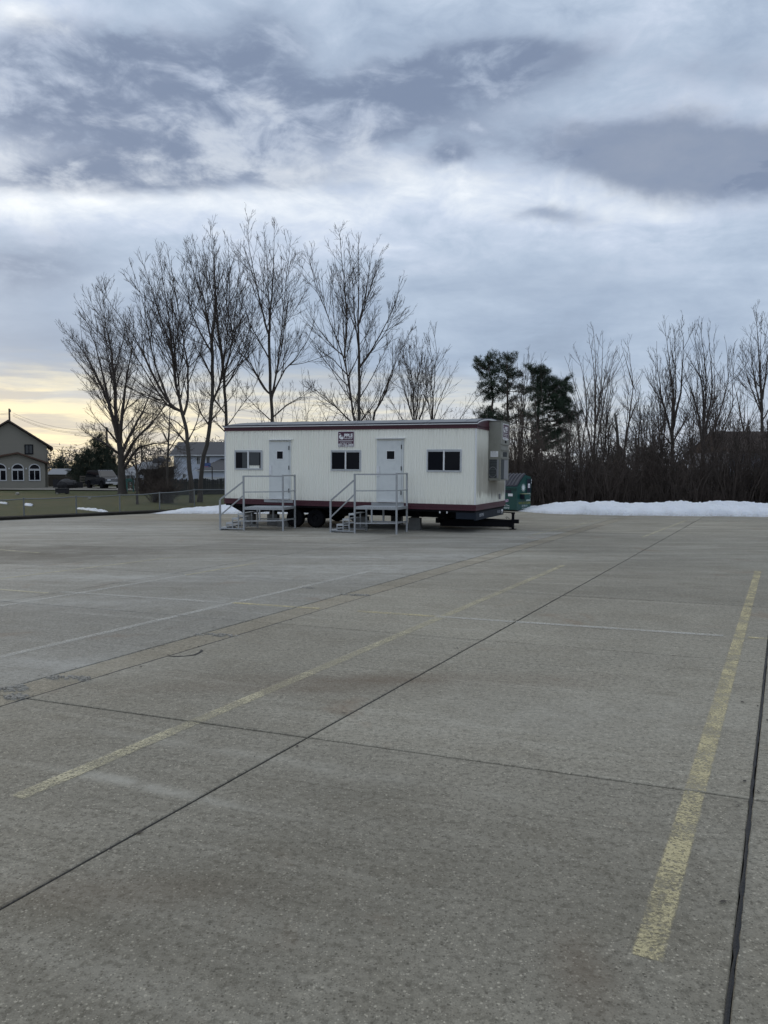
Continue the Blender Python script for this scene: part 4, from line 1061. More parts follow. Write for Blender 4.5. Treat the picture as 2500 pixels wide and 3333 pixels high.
def tubes(P, R_, n):
    N, K, _ = P.shape
    T = np.empty_like(P); T[:, 1:-1] = P[:, 2:] - P[:, :-2]; T[:, 0] = P[:, 1] - P[:, 0]; T[:, -1] = P[:, -1] - P[:, -2]
    T /= np.maximum(np.linalg.norm(T, axis=2, keepdims=True), 1e-9)
    ref = np.where(np.abs(T[:, :1, 2:3]) < .8, np.array([0, 0, 1.0]), np.array([1.0, 0, 0]))
    A = np.cross(T, np.broadcast_to(ref, T.shape)); A /= np.maximum(np.linalg.norm(A, axis=2, keepdims=True), 1e-9); B_ = np.cross(T, A)
    an = 2 * np.pi * np.arange(n) / n
    V = P[:, :, None] + R_[:, :, None, None] * (A[:, :, None] * np.cos(an)[None, None, :, None] + B_[:, :, None] * np.sin(an)[None, None, :, None])
    base = (np.arange(N)[:, None, None] * K + np.arange(K - 1)[None, :, None]) * n; k = np.arange(n)[None, None, :]; k2 = (k + 1) % n
    Q = np.stack([base + k, base + k2, base + n + k2, base + n + k], -1).reshape(-1, 4)
    return V.reshape(-1, 3), Q
def join(parts):
    Vs, Qs, o = [], [], 0
    for V, Q in parts: Vs.append(V); Qs.append(Q + o); o += len(V)
    return np.concatenate(Vs), np.concatenate(Qs)

def bare_tree(name, Y, trunk, limbs, label, seed, group=None, r_trunk=.2, dens=1.0, spread=2.2, twig_r=.0060, ang=34, bark='bark', lmax=3.2, base_z=.05, twigs=1.0):
    """trunk / limbs: outlines read off the photograph as pixel lists; each gets its own depth"""
    v = Veg(seed); g = v.g
    def conv(pts, off0, off1):
        n_ = len(pts); return [at(px, py, Y + off0 + (off1 - off0) * (i / max(1, n_ - 1)) ** 1.2) for i, (px, py) in enumerate(pts)]
    tr = conv(trunk, 0, 0); tr[0] = (tr[0][0], Y, base_z - .12)
    L0 = []
    for k, l in enumerate(limbs):
        pts = conv(l[0] if isinstance(l, tuple) else l, 0, g.uniform(-spread, spread)); r = (l[1] if isinstance(l, tuple) else .45) * r_trunk
        L0.append((pts, max(r, .028), .008))
    for k in range(0, len(limbs), 2):
        src = limbs[k][0] if isinstance(limbs[k], tuple) else limbs[k]; sh = g.uniform(-1, 1); n_ = len(src); px_h = abs(src[0][1] - src[-1][1])
        alt = [(px + sh * .12 * px_h * (i / (n_ - 1)) ** 1.1, py + (src[0][1] - src[-1][1]) * g.uniform(.02, .16) * i / (n_ - 1)) for i, (px, py) in enumerate(src)]
        L0.append((conv(alt, 0, g.choice([-1, 1]) * g.uniform(.5, 1.1) * spread), .30 * r_trunk + .008, .007))
    root = empty(name, (tr[0][0], Y, base_z)); tag(root, label, 'tree', group); org = np.array(root.location)
    PT, RT = v.limbs([(tr, r_trunk, r_trunk * .62)], 14, .02); RT[0, 0] *= 1.45; RT[0, 1] *= 1.12
    V, Q = tubes(PT - org, RT, 12); o = link('trunk', np_mesh('trunk', V, Q, smooth=True), bark, root)
    P0, R0 = v.limbs(L0, 18, .018, 1.5)
    P1, R1 = v.kids(P0, R0, 1.9 * dens, .06, .98, ang, .52, .7, lmax * 1.35, .50, 8, .014, .0075, twig_r * 1.15)
    P2, R2 = v.kids(P1, R1, 2.7 * dens, .10, .98, ang, .52, .35, 1.9, .40, 5, .016, .007, twig_r)
    P3, R3 = v.kids(P2, R2, 3.6 * dens * twigs, .12, 1.0, ang + 2, .5,   .18, .7, .30, 3, .022, .008, twig_r * .8)
    P4, R4 = v.kids(P0, R0, .7 * dens, .30, 1.0, ang, .12, .3, .9, .4, 5, .08, .010, twig_r)
    P5, R5 = v.kids(P4, R4, 3.0 * dens, .2, 1.0, ang, .5, .12, .4, .3, 4, .1, .01, twig_r * .8)
    V, Q = join([tubes(P0 - org, R0, 7), tubes(P1 - org, R1, 5), tubes(P2 - org, R2, 3), tubes(P3 - org, R3, 3), tubes(P4 - org, R4, 3), tubes(P5 - org, R5, 3)])
    cr = link('crown', np_mesh('crown', V, Q), 'twig', root)
    return root
def T1(*p): return [(150 + .4219 * x, 650 + .4219 * y) for x, y in p]
bare_tree('bare_tree', 60, [(398, 1608), (396, 1540), (394, 1480), (388, 1440)],
    [([(388, 1440), (372, 1380), (360, 1330), (330, 1255), (300, 1190), (262, 1130), (215, 1080), (196, 1055)], .5), ([(378, 1400), (352, 1300), (330, 1200), (310, 1120), (285, 1060), (268, 1005)], .5),
     ([(388, 1440), (378, 1360), (375, 1250), (365, 1150), (345, 1060), (335, 960), (330, 895)], .55), ([(390, 1440), (400, 1330), (412, 1230), (430, 1130), (440, 1050), (425, 990)], .5),
     ([(396, 1510), (440, 1430), (500, 1370), (545, 1310), (560, 1250)], .5), ([(394, 1480), (430, 1400), (470, 1330), (500, 1250), (515, 1180)], .45), ([(398, 1530), (450, 1455), (520, 1440), (575, 1450), (610, 1480)], .4),
     ([(390, 1450), (350, 1400), (320, 1370), (290, 1330)], .3), ([(392, 1480), (340, 1440), (300, 1420), (270, 1390)], .25)],
    'thick-trunked bare tree forking low beside the dark SUV', 21, r_trunk=.34, dens=1.0, spread=4.5, lmax=4.2, twig_r=.0075)
bare_tree('bare_tree', 43.5, [(626, 1641), (620, 1560), (616, 1490), (604, 1385), (592, 1340)],
    [([(592, 1340), (555, 1320), (511, 1250), (463, 1145), (424, 1077), (386, 1024), (345, 970), (335, 905)], .55), ([(555, 1320), (505, 1190), (485, 1100), (470, 1000), (440, 900), (420, 840)], .45),
     ([(592, 1340), (574, 1260), (555, 1120), (520, 1029), (490, 930), (465, 860), (455, 820)], .6), ([(598, 1350), (612, 1305), (612, 1190), (595, 1096), (582, 1010), (568, 930), (552, 850), (545, 805)], .55),
     ([(574, 1260), (560, 1130), (545, 1000), (528, 900), (518, 800)], .45), ([(606, 1400), (570, 1370), (520, 1350), (470, 1345), (440, 1330)], .25), ([(612, 1450), (580, 1410), (550, 1370), (500, 1300)], .28), ([(610, 1440), (640, 1380), (660, 1300), (668, 1220)], .28)],
    'tall bare tree with an upright trunk just behind the chain-link fence', 22, r_trunk=.15, dens=1.2)
bare_tree('bare_tree', 44.5, [(650, 1637), (655, 1560), (662, 1490), (680, 1410), (692, 1310), (691, 1200), (690, 1115)],
    [([(690, 1115), (670, 1010), (650, 900), (640, 830), (625, 765)], .5), ([(690, 1115), (702, 1000), (697, 880), (690, 800), (684, 735)], .6), ([(692, 1310), (720, 1240), (735, 1130), (745, 1000), (750, 880), (740, 770)], .5),
     ([(690, 1150), (650, 1080), (615, 1000), (605, 900), (612, 810)], .4), ([(691, 1230), (660, 1170), (630, 1120), (600, 1060)], .3), ([(686, 1370), (720, 1330), (755, 1290), (780, 1240)], .3), ([(684, 1390), (650, 1340), (630, 1280), (620, 1220)], .28)],
    'tall bare tree with a trunk leaning towards the trailer behind the fence', 23, r_trunk=.14, dens=1.2)
bare_tree('bare_tree', 45.5, [(738, 1632), (737, 1500), (736, 1384), (732, 1220), (712, 1093)],
    [([(712, 1093), (703, 960), (697, 850), (690, 755)], .6), ([(732, 1220), (758, 1100), (772, 960), (782, 860), (785, 790)], .5), ([(734, 1260), (770, 1200), (800, 1120), (820, 1040), (822, 980)], .4), ([(722, 1150), (690, 1080), (670, 1010), (665, 930)], .4),
     ([(736, 1350), (700, 1300), (670, 1270), (640, 1210)], .3), ([(737, 1390), (780, 1330), (820, 1280), (850, 1200)], .3), ([(737, 1410), (700, 1370), (660, 1350)], .22)],
    'bare straight-trunked tree right behind the rear corner of the trailer', 24, r_trunk=.115, dens=1.2)
bare_tree('bare_tree', 46, [(886, 1630), (886, 1500), (886, 1375), (882, 1285), (877, 1162), (876, 1085)],
    [([(876, 1085), (885, 960), (892, 850), (893, 730)], .62), ([(876, 1090), (852, 1010), (836, 930), (818, 850), (805, 770), (812, 702)], .55), ([(882, 1285), (860, 1262), (820, 1190), (770, 1120), (745, 1050), (735, 980)], .45),
     ([(885, 1290), (920, 1210), (960, 1170), (1000, 1110), (1022, 1050), (1025, 980)], .45), ([(885, 1300), (905, 1180), (920, 1050), (930, 920), (945, 800), (948, 770)], .5), ([(884, 1370), (850, 1340), (800, 1290), (765, 1230)], .3), ([(886, 1360), (930, 1320), (980, 1290), (1010, 1260)], .26),
     ([(878, 1170), (850, 1120), (815, 1060), (790, 980), (780, 900)], .4)],
    'tallest bare tree rising behind the trailer above its first door', 25, r_trunk=.125, dens=1.25)
bare_tree('bare_tree', 45, [(1168, 1632), (1168, 1480), (1168, 1370), (1169, 1240), (1169, 1160)],
    [([(1169, 1160), (1165, 1030), (1168, 900), (1166, 755)], .62), ([(1160, 1410), (1150, 1340), (1130, 1220), (1120, 1165), (1090, 1090), (1058, 1005), (1022, 920), (995, 800)], .6), ([(1169, 1200), (1215, 1130), (1255, 1060), (1290, 980), (1306, 915)], .5),
     ([(1122, 1165), (1130, 1050), (1120, 900), (1105, 770), (1100, 740)], .5), ([(1166, 1060), (1190, 960), (1205, 860), (1215, 800)], .42), ([(1168, 1300), (1210, 1230), (1245, 1160), (1275, 1100)], .32), ([(1160, 1390), (1090, 1320), (1030, 1270), (995, 1240)], .28), ([(1130, 1220), (1085, 1170), (1040, 1140), (1010, 1100)], .3), ([(1168, 1380), (1215, 1310), (1240, 1250)], .28)],
    'bare twin-stemmed tree rising behind the trailer above its sign', 26, r_trunk=.125, dens=1.25)
bare_tree('bare_tree', 47, [(1205, 1628), (1205, 1500), (1208, 1400), (1220, 1340)],
    [([(1220, 1340), (1250, 1290), (1275, 1220), (1300, 1150), (1330, 1090), (1345, 1060)], .6), ([(1230, 1320), (1260, 1250), (1285, 1180), (1300, 1120)], .45), ([(1210, 1400), (1180, 1340), (1150, 1290), (1120, 1270)], .3)],
    'slender bare tree arching sideways behind the trailer roof beyond the sign', 27, r_trunk=.10, dens=1.1)
bare_tree('bare_tree', 49, [(1350, 1622), (1350, 1500), (1350, 1370)],
    [([(1350, 1400), (1345, 1280), (1335, 1180), (1330, 1075)], .6), ([(1350, 1390), (1320, 1280), (1300, 1200), (1308, 1110)], .5), ([(1350, 1390), (1362, 1280), (1358, 1180), (1352, 1090)], .5), ([(1350, 1420), (1300, 1350), (1270, 1300), (1250, 1270)], .35), ([(1350, 1410), (1375, 1330), (1388, 1250), (1380, 1170)], .4)],
    'small bushy bare tree behind the trailer roof above the last window', 28, r_trunk=.10, dens=1.2, lmax=2)
bare_tree('bare_tree', 49.5, [(1408, 1622), (1408, 1500), (1407, 1367)],
    [([(1407, 1400), (1412, 1260), (1420, 1150), (1415, 1085), (1408, 1065)], .6), ([(1407, 1380), (1440, 1280), (1470, 1215), (1493, 1185)], .45), ([(1407, 1390), (1390, 1290), (1385, 1200), (1395, 1120)], .45), ([(1407, 1400), (1450, 1340), (1480, 1300)], .3)],
    'small thin bare tree behind the trailer roof towards the air conditioner', 29, r_trunk=.085, dens=.85, lmax=1.8, twigs=.6)
bare_tree('young_tree', 41, [(447, 1646), (446, 1580), (445, 1520)],
    [([(445, 1530), (440, 1470), (435, 1410), (428, 1360)], .7), ([(445, 1540), (470, 1480), (490, 1430)], .4), ([(445, 1530), (420, 1480), (400, 1440)], .4)],
    'thin young bare tree standing on the lawn just behind the fence', 30, r_trunk=.075, dens=.6, lmax=1.2, twigs=.5)
bare_tree('young_tree', 47, [(545, 1628), (545, 1500), (550, 1410)],
    [([(550, 1420), (553, 1330), (555, 1270)], .7), ([(548, 1470), (580, 1420), (600, 1380), (620, 1370)], .5), ([(547, 1440), (520, 1380), (500, 1330)], .45)],
    'dark-stemmed bare young tree in the brown shrub beside the wooden fence', 31, r_trunk=.085, dens=.7, lmax=1.5)
# right-hand row
RGRP = None
bare_tree('bare_tree', 46, [(1935, 1640), (1935, 1530), (1935, 1427)],
    [([(1935, 1430), (1940, 1250), (1938, 1150), (1930, 1060)], .7), ([(1932, 1500), (1912, 1400), (1907, 1250), (1885, 1170), (1866, 1120)], .55), ([(1937, 1500), (1960, 1350), (1985, 1220), (2003, 1145)], .5), ([(1920, 1420), (1890, 1310), (1860, 1220), (1838, 1160)], .4), ([(1936, 1400), (1955, 1280), (1962, 1150), (1962, 1080)], .5)],
    'slender many-stemmed bare tree in the brush next to the pine', 41, r_trunk=.10, dens=.65, lmax=2.2, twigs=.5, ang=32, bark='bark_grey')
bare_tree('bare_tree', 46.5, [(2022, 1640), (2026, 1540), (2032, 1470)],
    [([(2032, 1470), (2050, 1350), (2062, 1250), (2052, 1180), (2042, 1110)], .65), ([(2062, 1260), (2042, 1190), (2026, 1130)], .4), ([(2045, 1380), (2070, 1310), (2085, 1280)], .35), ([(2030, 1470), (2005, 1440), (1970, 1420)], .4)],
    'crooked bare tree growing beside the broken snag', 42, r_trunk=.11, dens=.5, lmax=1.5, twigs=.4, bark='bark_grey')
bare_tree('bare_tree', 47, [(2190, 1640), (2189, 1520), (2188, 1400)],
    [([(2188, 1400), (2190, 1290), (2180, 1180), (2170, 1100), (2155, 1045)], .65), ([(2189, 1400), (2215, 1280), (2222, 1180), (2225, 1100), (2215, 1040)], .6), ([(2188, 1420), (2155, 1300), (2140, 1200), (2137, 1110)], .5), ([(2188, 1400), (2200, 1280), (2198, 1180), (2195, 1070)], .5), ([(2189, 1440), (2240, 1350), (2260, 1300)], .35), ([(2188, 1450), (2130, 1380), (2095, 1320)], .35)],
    'dense upright bare tree with dark trunk in the middle of the brush row', 43, r_trunk=.15, dens=.95, lmax=2.2, ang=28, twigs=.7)
bare_tree('bare_tree', 46, [(2290, 1640), (2290, 1540), (2288, 1450)],
    [([(2288, 1450), (2270, 1330), (2242, 1250), (2222, 1190), (2215, 1130)], .6), ([(2288, 1440), (2290, 1290), (2267, 1150), (2260, 1060)], .6), ([(2290, 1430), (2320, 1270), (2312, 1150), (2305, 1050)], .6), ([(2295, 1450), (2345, 1340), (2372, 1230), (2367, 1140), (2358, 1095)], .5), ([(2290, 1400), (2300, 1250), (2288, 1130), (2280, 1050)], .5), ([(2300, 1470), (2350, 1400), (2385, 1330), (2388, 1200), (2390, 1120)], .4)],
    'wide vase-shaped bare tree next to the brown-roofed building', 44, r_trunk=.14, dens=.8, lmax=2.0, ang=26, twigs=.55)
bare_tree('bare_tree', 66, [(2482, 1600), (2482, 1500), (2482, 1400), (2478, 1280)],
    [([(2478, 1280), (2470, 1150), (2464, 1050), (2460, 985)], .65), ([(2482, 1300), (2502, 1150), (2515, 1050), (2520, 990)], .55), ([(2480, 1350), (2440, 1250), (2420, 1190), (2415, 1120)], .4), ([(2482, 1370), (2520, 1300), (2550, 1220)], .4), ([(2480, 1340), (2455, 1240), (2440, 1120), (2450, 1050)], .5)],
    'tall bare tree rising behind the brown roof', 45, r_trunk=.17, dens=.8, lmax=3.0, twig_r=.0075)
bare_tree('bare_tree', 64, [(2425, 1600), (2424, 1480), (2420, 1400)],
    [([(2420, 1400), (2405, 1320), (2395, 1270), (2380, 1220)], .6), ([(2421, 1400), (2425, 1320), (2418, 1270)], .5), ([(2421, 1410), (2450, 1350), (2470, 1310)], .4)],
    'low forked bare tree at the corner of the brown roof', 46, r_trunk=.11, dens=.6, lmax=2.0, twigs=.6)
fill = [(1965, 47.5, 1190, 'thin bare sapling just beyond the many-stemmed tree by the pine'), (2095, 47, 1230, 'thin bare sapling between the crooked tree and the dense upright tree'), (2125, 48, 1280, 'bushy bare sapling hugging the dense upright tree'), (2250, 48.5, 1250, 'thin bare sapling between the upright and the vase-shaped trees'),
        (2345, 48, 1290, 'bare sapling in front of the brown-roofed building'), (1845, 47, 1310, 'short bare sapling at the edge of the pine'), (1690, 46.5, 1150, 'pale whip-like bare tree between the two pines'), (2075, 48, 1330, 'short bushy sapling in the brush by the crooked tree'), (2155, 46, 1170, 'tall whippy sapling crowding the dense upright tree'), (2330, 47, 1180, 'tall whippy sapling growing through the vase-shaped tree'), (2395, 47.5, 1330, 'bushy sapling hiding the corner of the brown roof'), (2440, 45.5, 1400, 'twiggy sapling in front of the brown roof'), (2500, 45, 1410, 'twiggy sapling before the far part of the brown roof'), (1980, 48, 1300, 'bushy sapling behind the broken snag'), (1890, 48, 1240, 'slim sapling leaning over the edge of the broad pine'), (2290, 49, 1200, 'slim sapling standing behind the vase-shaped tree')]
for k, (px, Y, top, lab) in enumerate(fill):
    q = random.Random(100 + k); ls = []
    for j in range(5):
        tx = px + q.uniform(-38, 38); ls.append(([(px, 1500), (px + (tx - px) * .3, 1440 - 20 * j), ((px + tx) / 2 + q.uniform(-6, 6), (1440 + top) / 2), (tx, top + q.uniform(0, 90))], .55))
    bare_tree('sapling', Y, [(px, 1640), (px, 1570), (px, 1500)], ls, lab, 60 + k, r_trunk=.065, dens=.75, lmax=1.5, twigs=.5, ang=30, spread=1.2, bark='bark_grey')
# broken snag
m = MB().tube([(0, 0, -.1), (-.05, 0, 1.5), (-.18, .02, 3.2), (-.30, .02, 4.6), (-.42, .05, 5.35)], .15, 10, .05)
m.tube([(-.25, .02, 4.1), (-.5, -.1, 4.6), (-.62, -.1, 4.75)], .05, 6, .02)
o = m.build('broken_snag', 'bark_grey', smooth=True); g0 = at(2020, 1640, 46); o.location = (g0[0], 46, -.05); tag(o, 'broken dead tree snag with a jagged top in the brush', 'snag')

# pines: needle tufts on real branches
def tufts(v, C, rad, n_per, ln, wid):
    """C (M,3) tuft centres -> needle triangles"""
    M_ = len(C); g = v.g; d = v.unit(g.normal(size=(M_, n_per, 3)) + np.array([0, 0, .35])); L = ln * g.uniform(.6, 1.2, (M_, n_per, 1))
    a = v.unit(np.cross(d, g.normal(size=(M_, n_per, 3)))) * wid
    st = C[:, None] + g.normal(0, rad, (M_, n_per, 3))
    V = np.stack([st - a, st + a, st + d * L], 2).reshape(-1, 3); return V, np.arange(len(V)).reshape(-1, 3)
def pine(name, Y, trunk, clumps, label, seed, r0=.16, needles='needles', per=1.0, ln=.19):
    v = Veg(seed); g = v.g; tr = [at(px, py, Y) for px, py in trunk]; tr[0] = (tr[0][0], Y, -.1)
    root = empty(name, (tr[0][0], Y, -.05)); tag(root, label, 'tree'); org = np.array(root.location)
    P0, R0 = v.limbs([(tr, r0, .03)], 18, .04); V, Q = tubes(P0 - org, R0, 9); link('trunk', np_mesh('trunk', V, Q, smooth=True), 'pine_bark', root)
    C = []; Bp = []; Br = []; s = Y / 2500
    for (cx, cy, rx, ry) in clumps:
        c = np.array(at(cx, cy, Y)); c[1] += g.uniform(-1, 1) * max(.3, abs(c[0] - tr[0][0]) * .7 + .4)
        rr = np.array([rx * s * 1.3, rx * s * 1.05, ry * s * .92]); n_ = int(per * 270 * rx * ry * s * s) + 12
        q = v.unit(g.normal(size=(n_, 3))) * (g.random((n_, 1)) ** .45) * rr + c
        # break the clump into smaller pads
        q += .16 * np.sin(q[:, [1, 2, 0]] * 7.0) + .10 * np.sin(q[:, [2, 0, 1]] * 13.0); C.append(q)
        # branch from the trunk into the clump
        k = np.argmin(np.abs(P0[0, :, 2] - (c[2] - .35 * np.hypot(c[0] - tr[0][0], c[1] - Y)))); st = P0[0, k]
        mid = (st + c) / 2 + np.array([0, 0, -.1]); Bp.append((np.array([st, mid, c])).tolist()); Br.append(max(.025, R0[0, k] * .35))
        for e in q[g.integers(0, n_, max(3, n_ // 9))]: Bp.append([mid.tolist(), ((mid + e) / 2 + np.array([0, 0, -.04])).tolist(), e.tolist()]); Br.append(.02)
    PB, RB = v.limbs([(b, r, .006) for b, r in zip(Bp, Br)], 6, .03); V, Q = tubes(PB - org, RB, 4); link('branches', np_mesh('branches', V, Q), 'pine_bark', root)
    C = np.concatenate(C); V, T_ = tufts(v, C - org, .05, 18, ln, .011); link('crown', np_mesh('crown', V, T_, tris=True), needles, root)
pine('pine_tree', 47, [(1606, 1640), (1606, 1480), (1605, 1363), (1600, 1260), (1592, 1200), (1588, 1150)],
     [(1577, 1182, 26, 20), (1603, 1168, 24, 22), (1556, 1182, 20, 12), (1617, 1195, 22, 20), (1566, 1208, 16, 12), (1600, 1222, 26, 12), (1585, 1250, 26, 12), (1615, 1262, 26, 16), (1578, 1268, 22, 12), (1602, 1292, 24, 14), (1592, 1290, 16, 12), (1600, 1340, 34, 18), (1575, 1355, 28, 20), (1620, 1365, 30, 16), (1590, 1380, 36, 14)],
     'tall open-crowned pine rising just beyond the trailer tow end', 71, per=1.35)
pine('pine_tree', 48.5, [(1655, 1640), (1654, 1480), (1653, 1355), (1652, 1260), (1650, 1160)],
     [(1649, 1160, 10, 14), (1668, 1158, 12, 12), (1655, 1182, 22, 14), (1645, 1205, 20, 14), (1668, 1215, 24, 16), (1682, 1228, 16, 10), (1650, 1242, 22, 14), (1672, 1258, 18, 10), (1692, 1270, 18, 7), (1705, 1270, 16, 8), (1640, 1278, 16, 10), (1672, 1300, 16, 6), (1660, 1318, 20, 8), (1700, 1345, 22, 10), (1688, 1362, 20, 8), (1640, 1365, 26, 14)],
     'pine with sparse stacked pads standing between two other pines', 72, per=1.35)
pine('pine_tree', 46, [(1745, 1640), (1748, 1480), (1752, 1383), (1750, 1290), (1748, 1215)],
     [(1726, 1197, 18, 9), (1748, 1210, 24, 12), (1775, 1202, 14, 14), (1757, 1232, 30, 13), (1795, 1240, 28, 12), (1822, 1248, 22, 12), (1840, 1238, 12, 10), (1742, 1258, 24, 10), (1775, 1268, 32, 13), (1812, 1272, 30, 14), (1848, 1272, 20, 12), (1860, 1290, 18, 9), (1745, 1290, 26, 10), (1800, 1298, 36, 14), (1835, 1305, 34, 13), (1760, 1320, 30, 11), (1815, 1330, 40, 13), (1862, 1330, 30, 11), (1875, 1348, 26, 9), (1735, 1350, 30, 11), (1800, 1362, 40, 10), (1848, 1365, 34, 9), (1750, 1385, 32, 11), (1800, 1400, 42, 13), (1845, 1402, 30, 11), (1765, 1420, 34, 12), (1822, 1428, 36, 11), (1745, 1445, 30, 11), (1790, 1455, 36, 11)],
     'dense broad green pine leaning out over the brush', 73, r0=.2, per=2.5)
# evergreens by the houses
def cedar(px, Y, w, top, label, seed, kind='cedar'):
    s = Y / 2500; cl = []; q = random.Random(seed); base = 1565
    z = base
    while z > top:
        k = (z - top) / (base - top); r = w * (.18 + .82 * k ** .8); cl.append((px + q.uniform(-.2, .2) * r, z, r * q.uniform(.75, 1.05), 13)); z -= 11
    pine('cedar_tree', Y, [(px, 1580), (px, 1500), (px, top + 10)], cl, label, seed, r0=.2, needles=kind, per=.75, ln=.30)
cedar(322, 92, 58, 1412, 'tall pointed dark evergreen behind the SUV', 81); cedar(283, 90, 48, 1455, 'rounded dark evergreen between the house and the SUV', 82); cedar(355, 95, 50, 1445, 'dark evergreen half hidden behind the thick bare trunk', 83); cedar(252, 94, 36, 1480, 'small dark evergreen close to the gabled house', 84)
cedar(198, 110, 40, 1492, 'low dark evergreen seen past the eave of the gabled house', 85); cedar(2010, 54, 40, 1470, 'dark evergreen bush behind the broken snag', 86); cedar(2120, 53, 34, 1455, 'dark evergreen bush behind the dense upright tree', 87)

# brush thicket: thousands of tangled stems reading as one mass
def thicket(name, n, xr, yr, hfun, seed, label, mat_='twig_brown', per1=2.6, per2=3.0, z0=-.1, rmul=1.0):
    v = Veg(seed); g = v.g; x = g.uniform(*xr, n); y = g.uniform(*yr, n); h = np.array([hfun(a) for a in x]) * g.uniform(.45, 1.0, n) * (1 + .22 * np.sin(x * 1.7 + 1) + .20 * np.sin(x * .63 + y) + .14 * np.sin(x * 4.1) + .40 * (g.random(n) > .86))
    lean = g.normal(0, .27, (n, 2)); K = 7; t = np.linspace(0, 1, K)
    P = np.stack([x[:, None] + lean[:, :1] * h[:, None] * t ** 1.4, y[:, None] + lean[:, 1:] * h[:, None] * t ** 1.4, z0 + h[:, None] * t], 2)
    P[:, 1:, :2] += g.normal(0, .05, (n, K - 1, 2)); Rr = .004 + (np.clip(h * .0065, .008, .03)[:, None]) * (1 - t)[None] * g.uniform(.6, 1.3, (n, 1))
    P1, R1 = v.kids(P, Rr, per1, .12, 1.0, 48, .40, .3, 1.7, .25, 5, .13, .011, .0048 * rmul); P2, R2 = v.kids(P1, R1, per2, .15, 1.0, 48, .55, .15, .7, .1, 3, .15, .01, .0042 * rmul)
    V, Q = join([tubes(P, Rr * rmul, 4), tubes(P1, R1, 3), tubes(P2, R2, 3)])
    o = link(name, np_mesh(name, V, Q), mat_); tag(o, label, None, None, 'stuff'); return o
def hth(x):
    px = 1250 + 2500 * x / 42; return 1.9 + (1531 - lerp(px, [(1600, 1440), (1700, 1430), (1850, 1440), (2000, 1450), (2150, 1440), (2300, 1430), (2500, 1440), (2900, 1430)])) / 2500 * 42
thicket('brush_thicket', 1750, (5.6, 29), (38.6, 46.0), lambda x: hth(x) * 1.22, 91, 'dense tangled leafless brush behind the snow bank', per1=2.4, per2=2.8)
thicket('brush_undergrowth', 1100, (5.4, 27), (38.4, 44), lambda x: 1.7, 92, 'low dense leafless undergrowth at the foot of the brush', per1=5, per2=4)
thicket('far_brush', 420, (-12, 6.5), (70, 85), lambda x: 7.5, 93, 'distant leafless brush beyond the trailer roof', 'twig', 1.1, 1.8, rmul=1.7)
def shrub(px, Y, w, h, n, seed, label, mt='twig_brown'):
    x0 = at(px, 1600, Y)[0]; v = Veg(seed); g = v.g; K = 7; t = np.linspace(0, 1, K)
    bx = g.normal(0, w * .12, (n, 2)); tip = g.normal(0, w * .42, (n, 2)); hh = h * g.uniform(.55, 1.05, n)
    P = np.stack([bx[:, :1] + tip[:, :1] * t ** 1.2, bx[:, 1:] + tip[:, 1:] * t ** 1.2, -.05 + hh[:, None] * t], 2); P[:, 1:] += g.normal(0, .04, (n, K - 1, 3))
    Rr = .005 + .012 * (1 - t)[None] * g.uniform(.6, 1.4, (n, 1)); P1, R1 = v.kids(P, Rr, 4, .1, 1, 42, .4, .25, 1.0, .3, 5, .1, .01, .005); P2, R2 = v.kids(P1, R1, 4.5, .15, 1, 42, .55, .12, .5, .2, 3, .1, .01, .0045)
    V, Q = join([tubes(P, Rr, 4), tubes(P1, R1, 3), tubes(P2, R2, 3)]); o = link('bare_shrub', np_mesh('bare_shrub', V, Q), mt); o.location = (x0, Y, .05); tag(o, label, 'shrub')
shrub(540, 42.5, 1.3, 1.5, 90, 95, 'dense reddish-brown leafless shrub behind the chain-link fence'); shrub(505, 43.5, .9, 1.0, 40, 96, 'low leafless shrub beside the reddish-brown shrub'); shrub(470, 60, 2.2, 2.4, 60, 97, 'tall leafless shrub by the post-and-rail fence'); shrub(520, 61, 2.6, 3.6, 80, 98, 'large leafless shrub in front of the pale house', 'twig')

# far woods closing the horizon
def woods():
    v = Veg(99); g = v.g; n = 2600; x = g.uniform(-190, 210, n); y = g.uniform(175, 215, n); h = 4.5 + 2.5 * np.sin(x * .11) + 1.8 * np.sin(x * .31 + 1) + g.uniform(0, 2.5, n)
    C = np.stack([x, y, g.random(n) ** .8 * np.maximum(h, 2)], 1); V, T_ = tufts(v, C, .9, 26, 1.5, .10)
    tag(link('far_woods', np_mesh('far_woods', V, T_, tris=True), 'far_woods'), 'far grey leafless woods along the horizon', None, None, 'stuff')
woods()

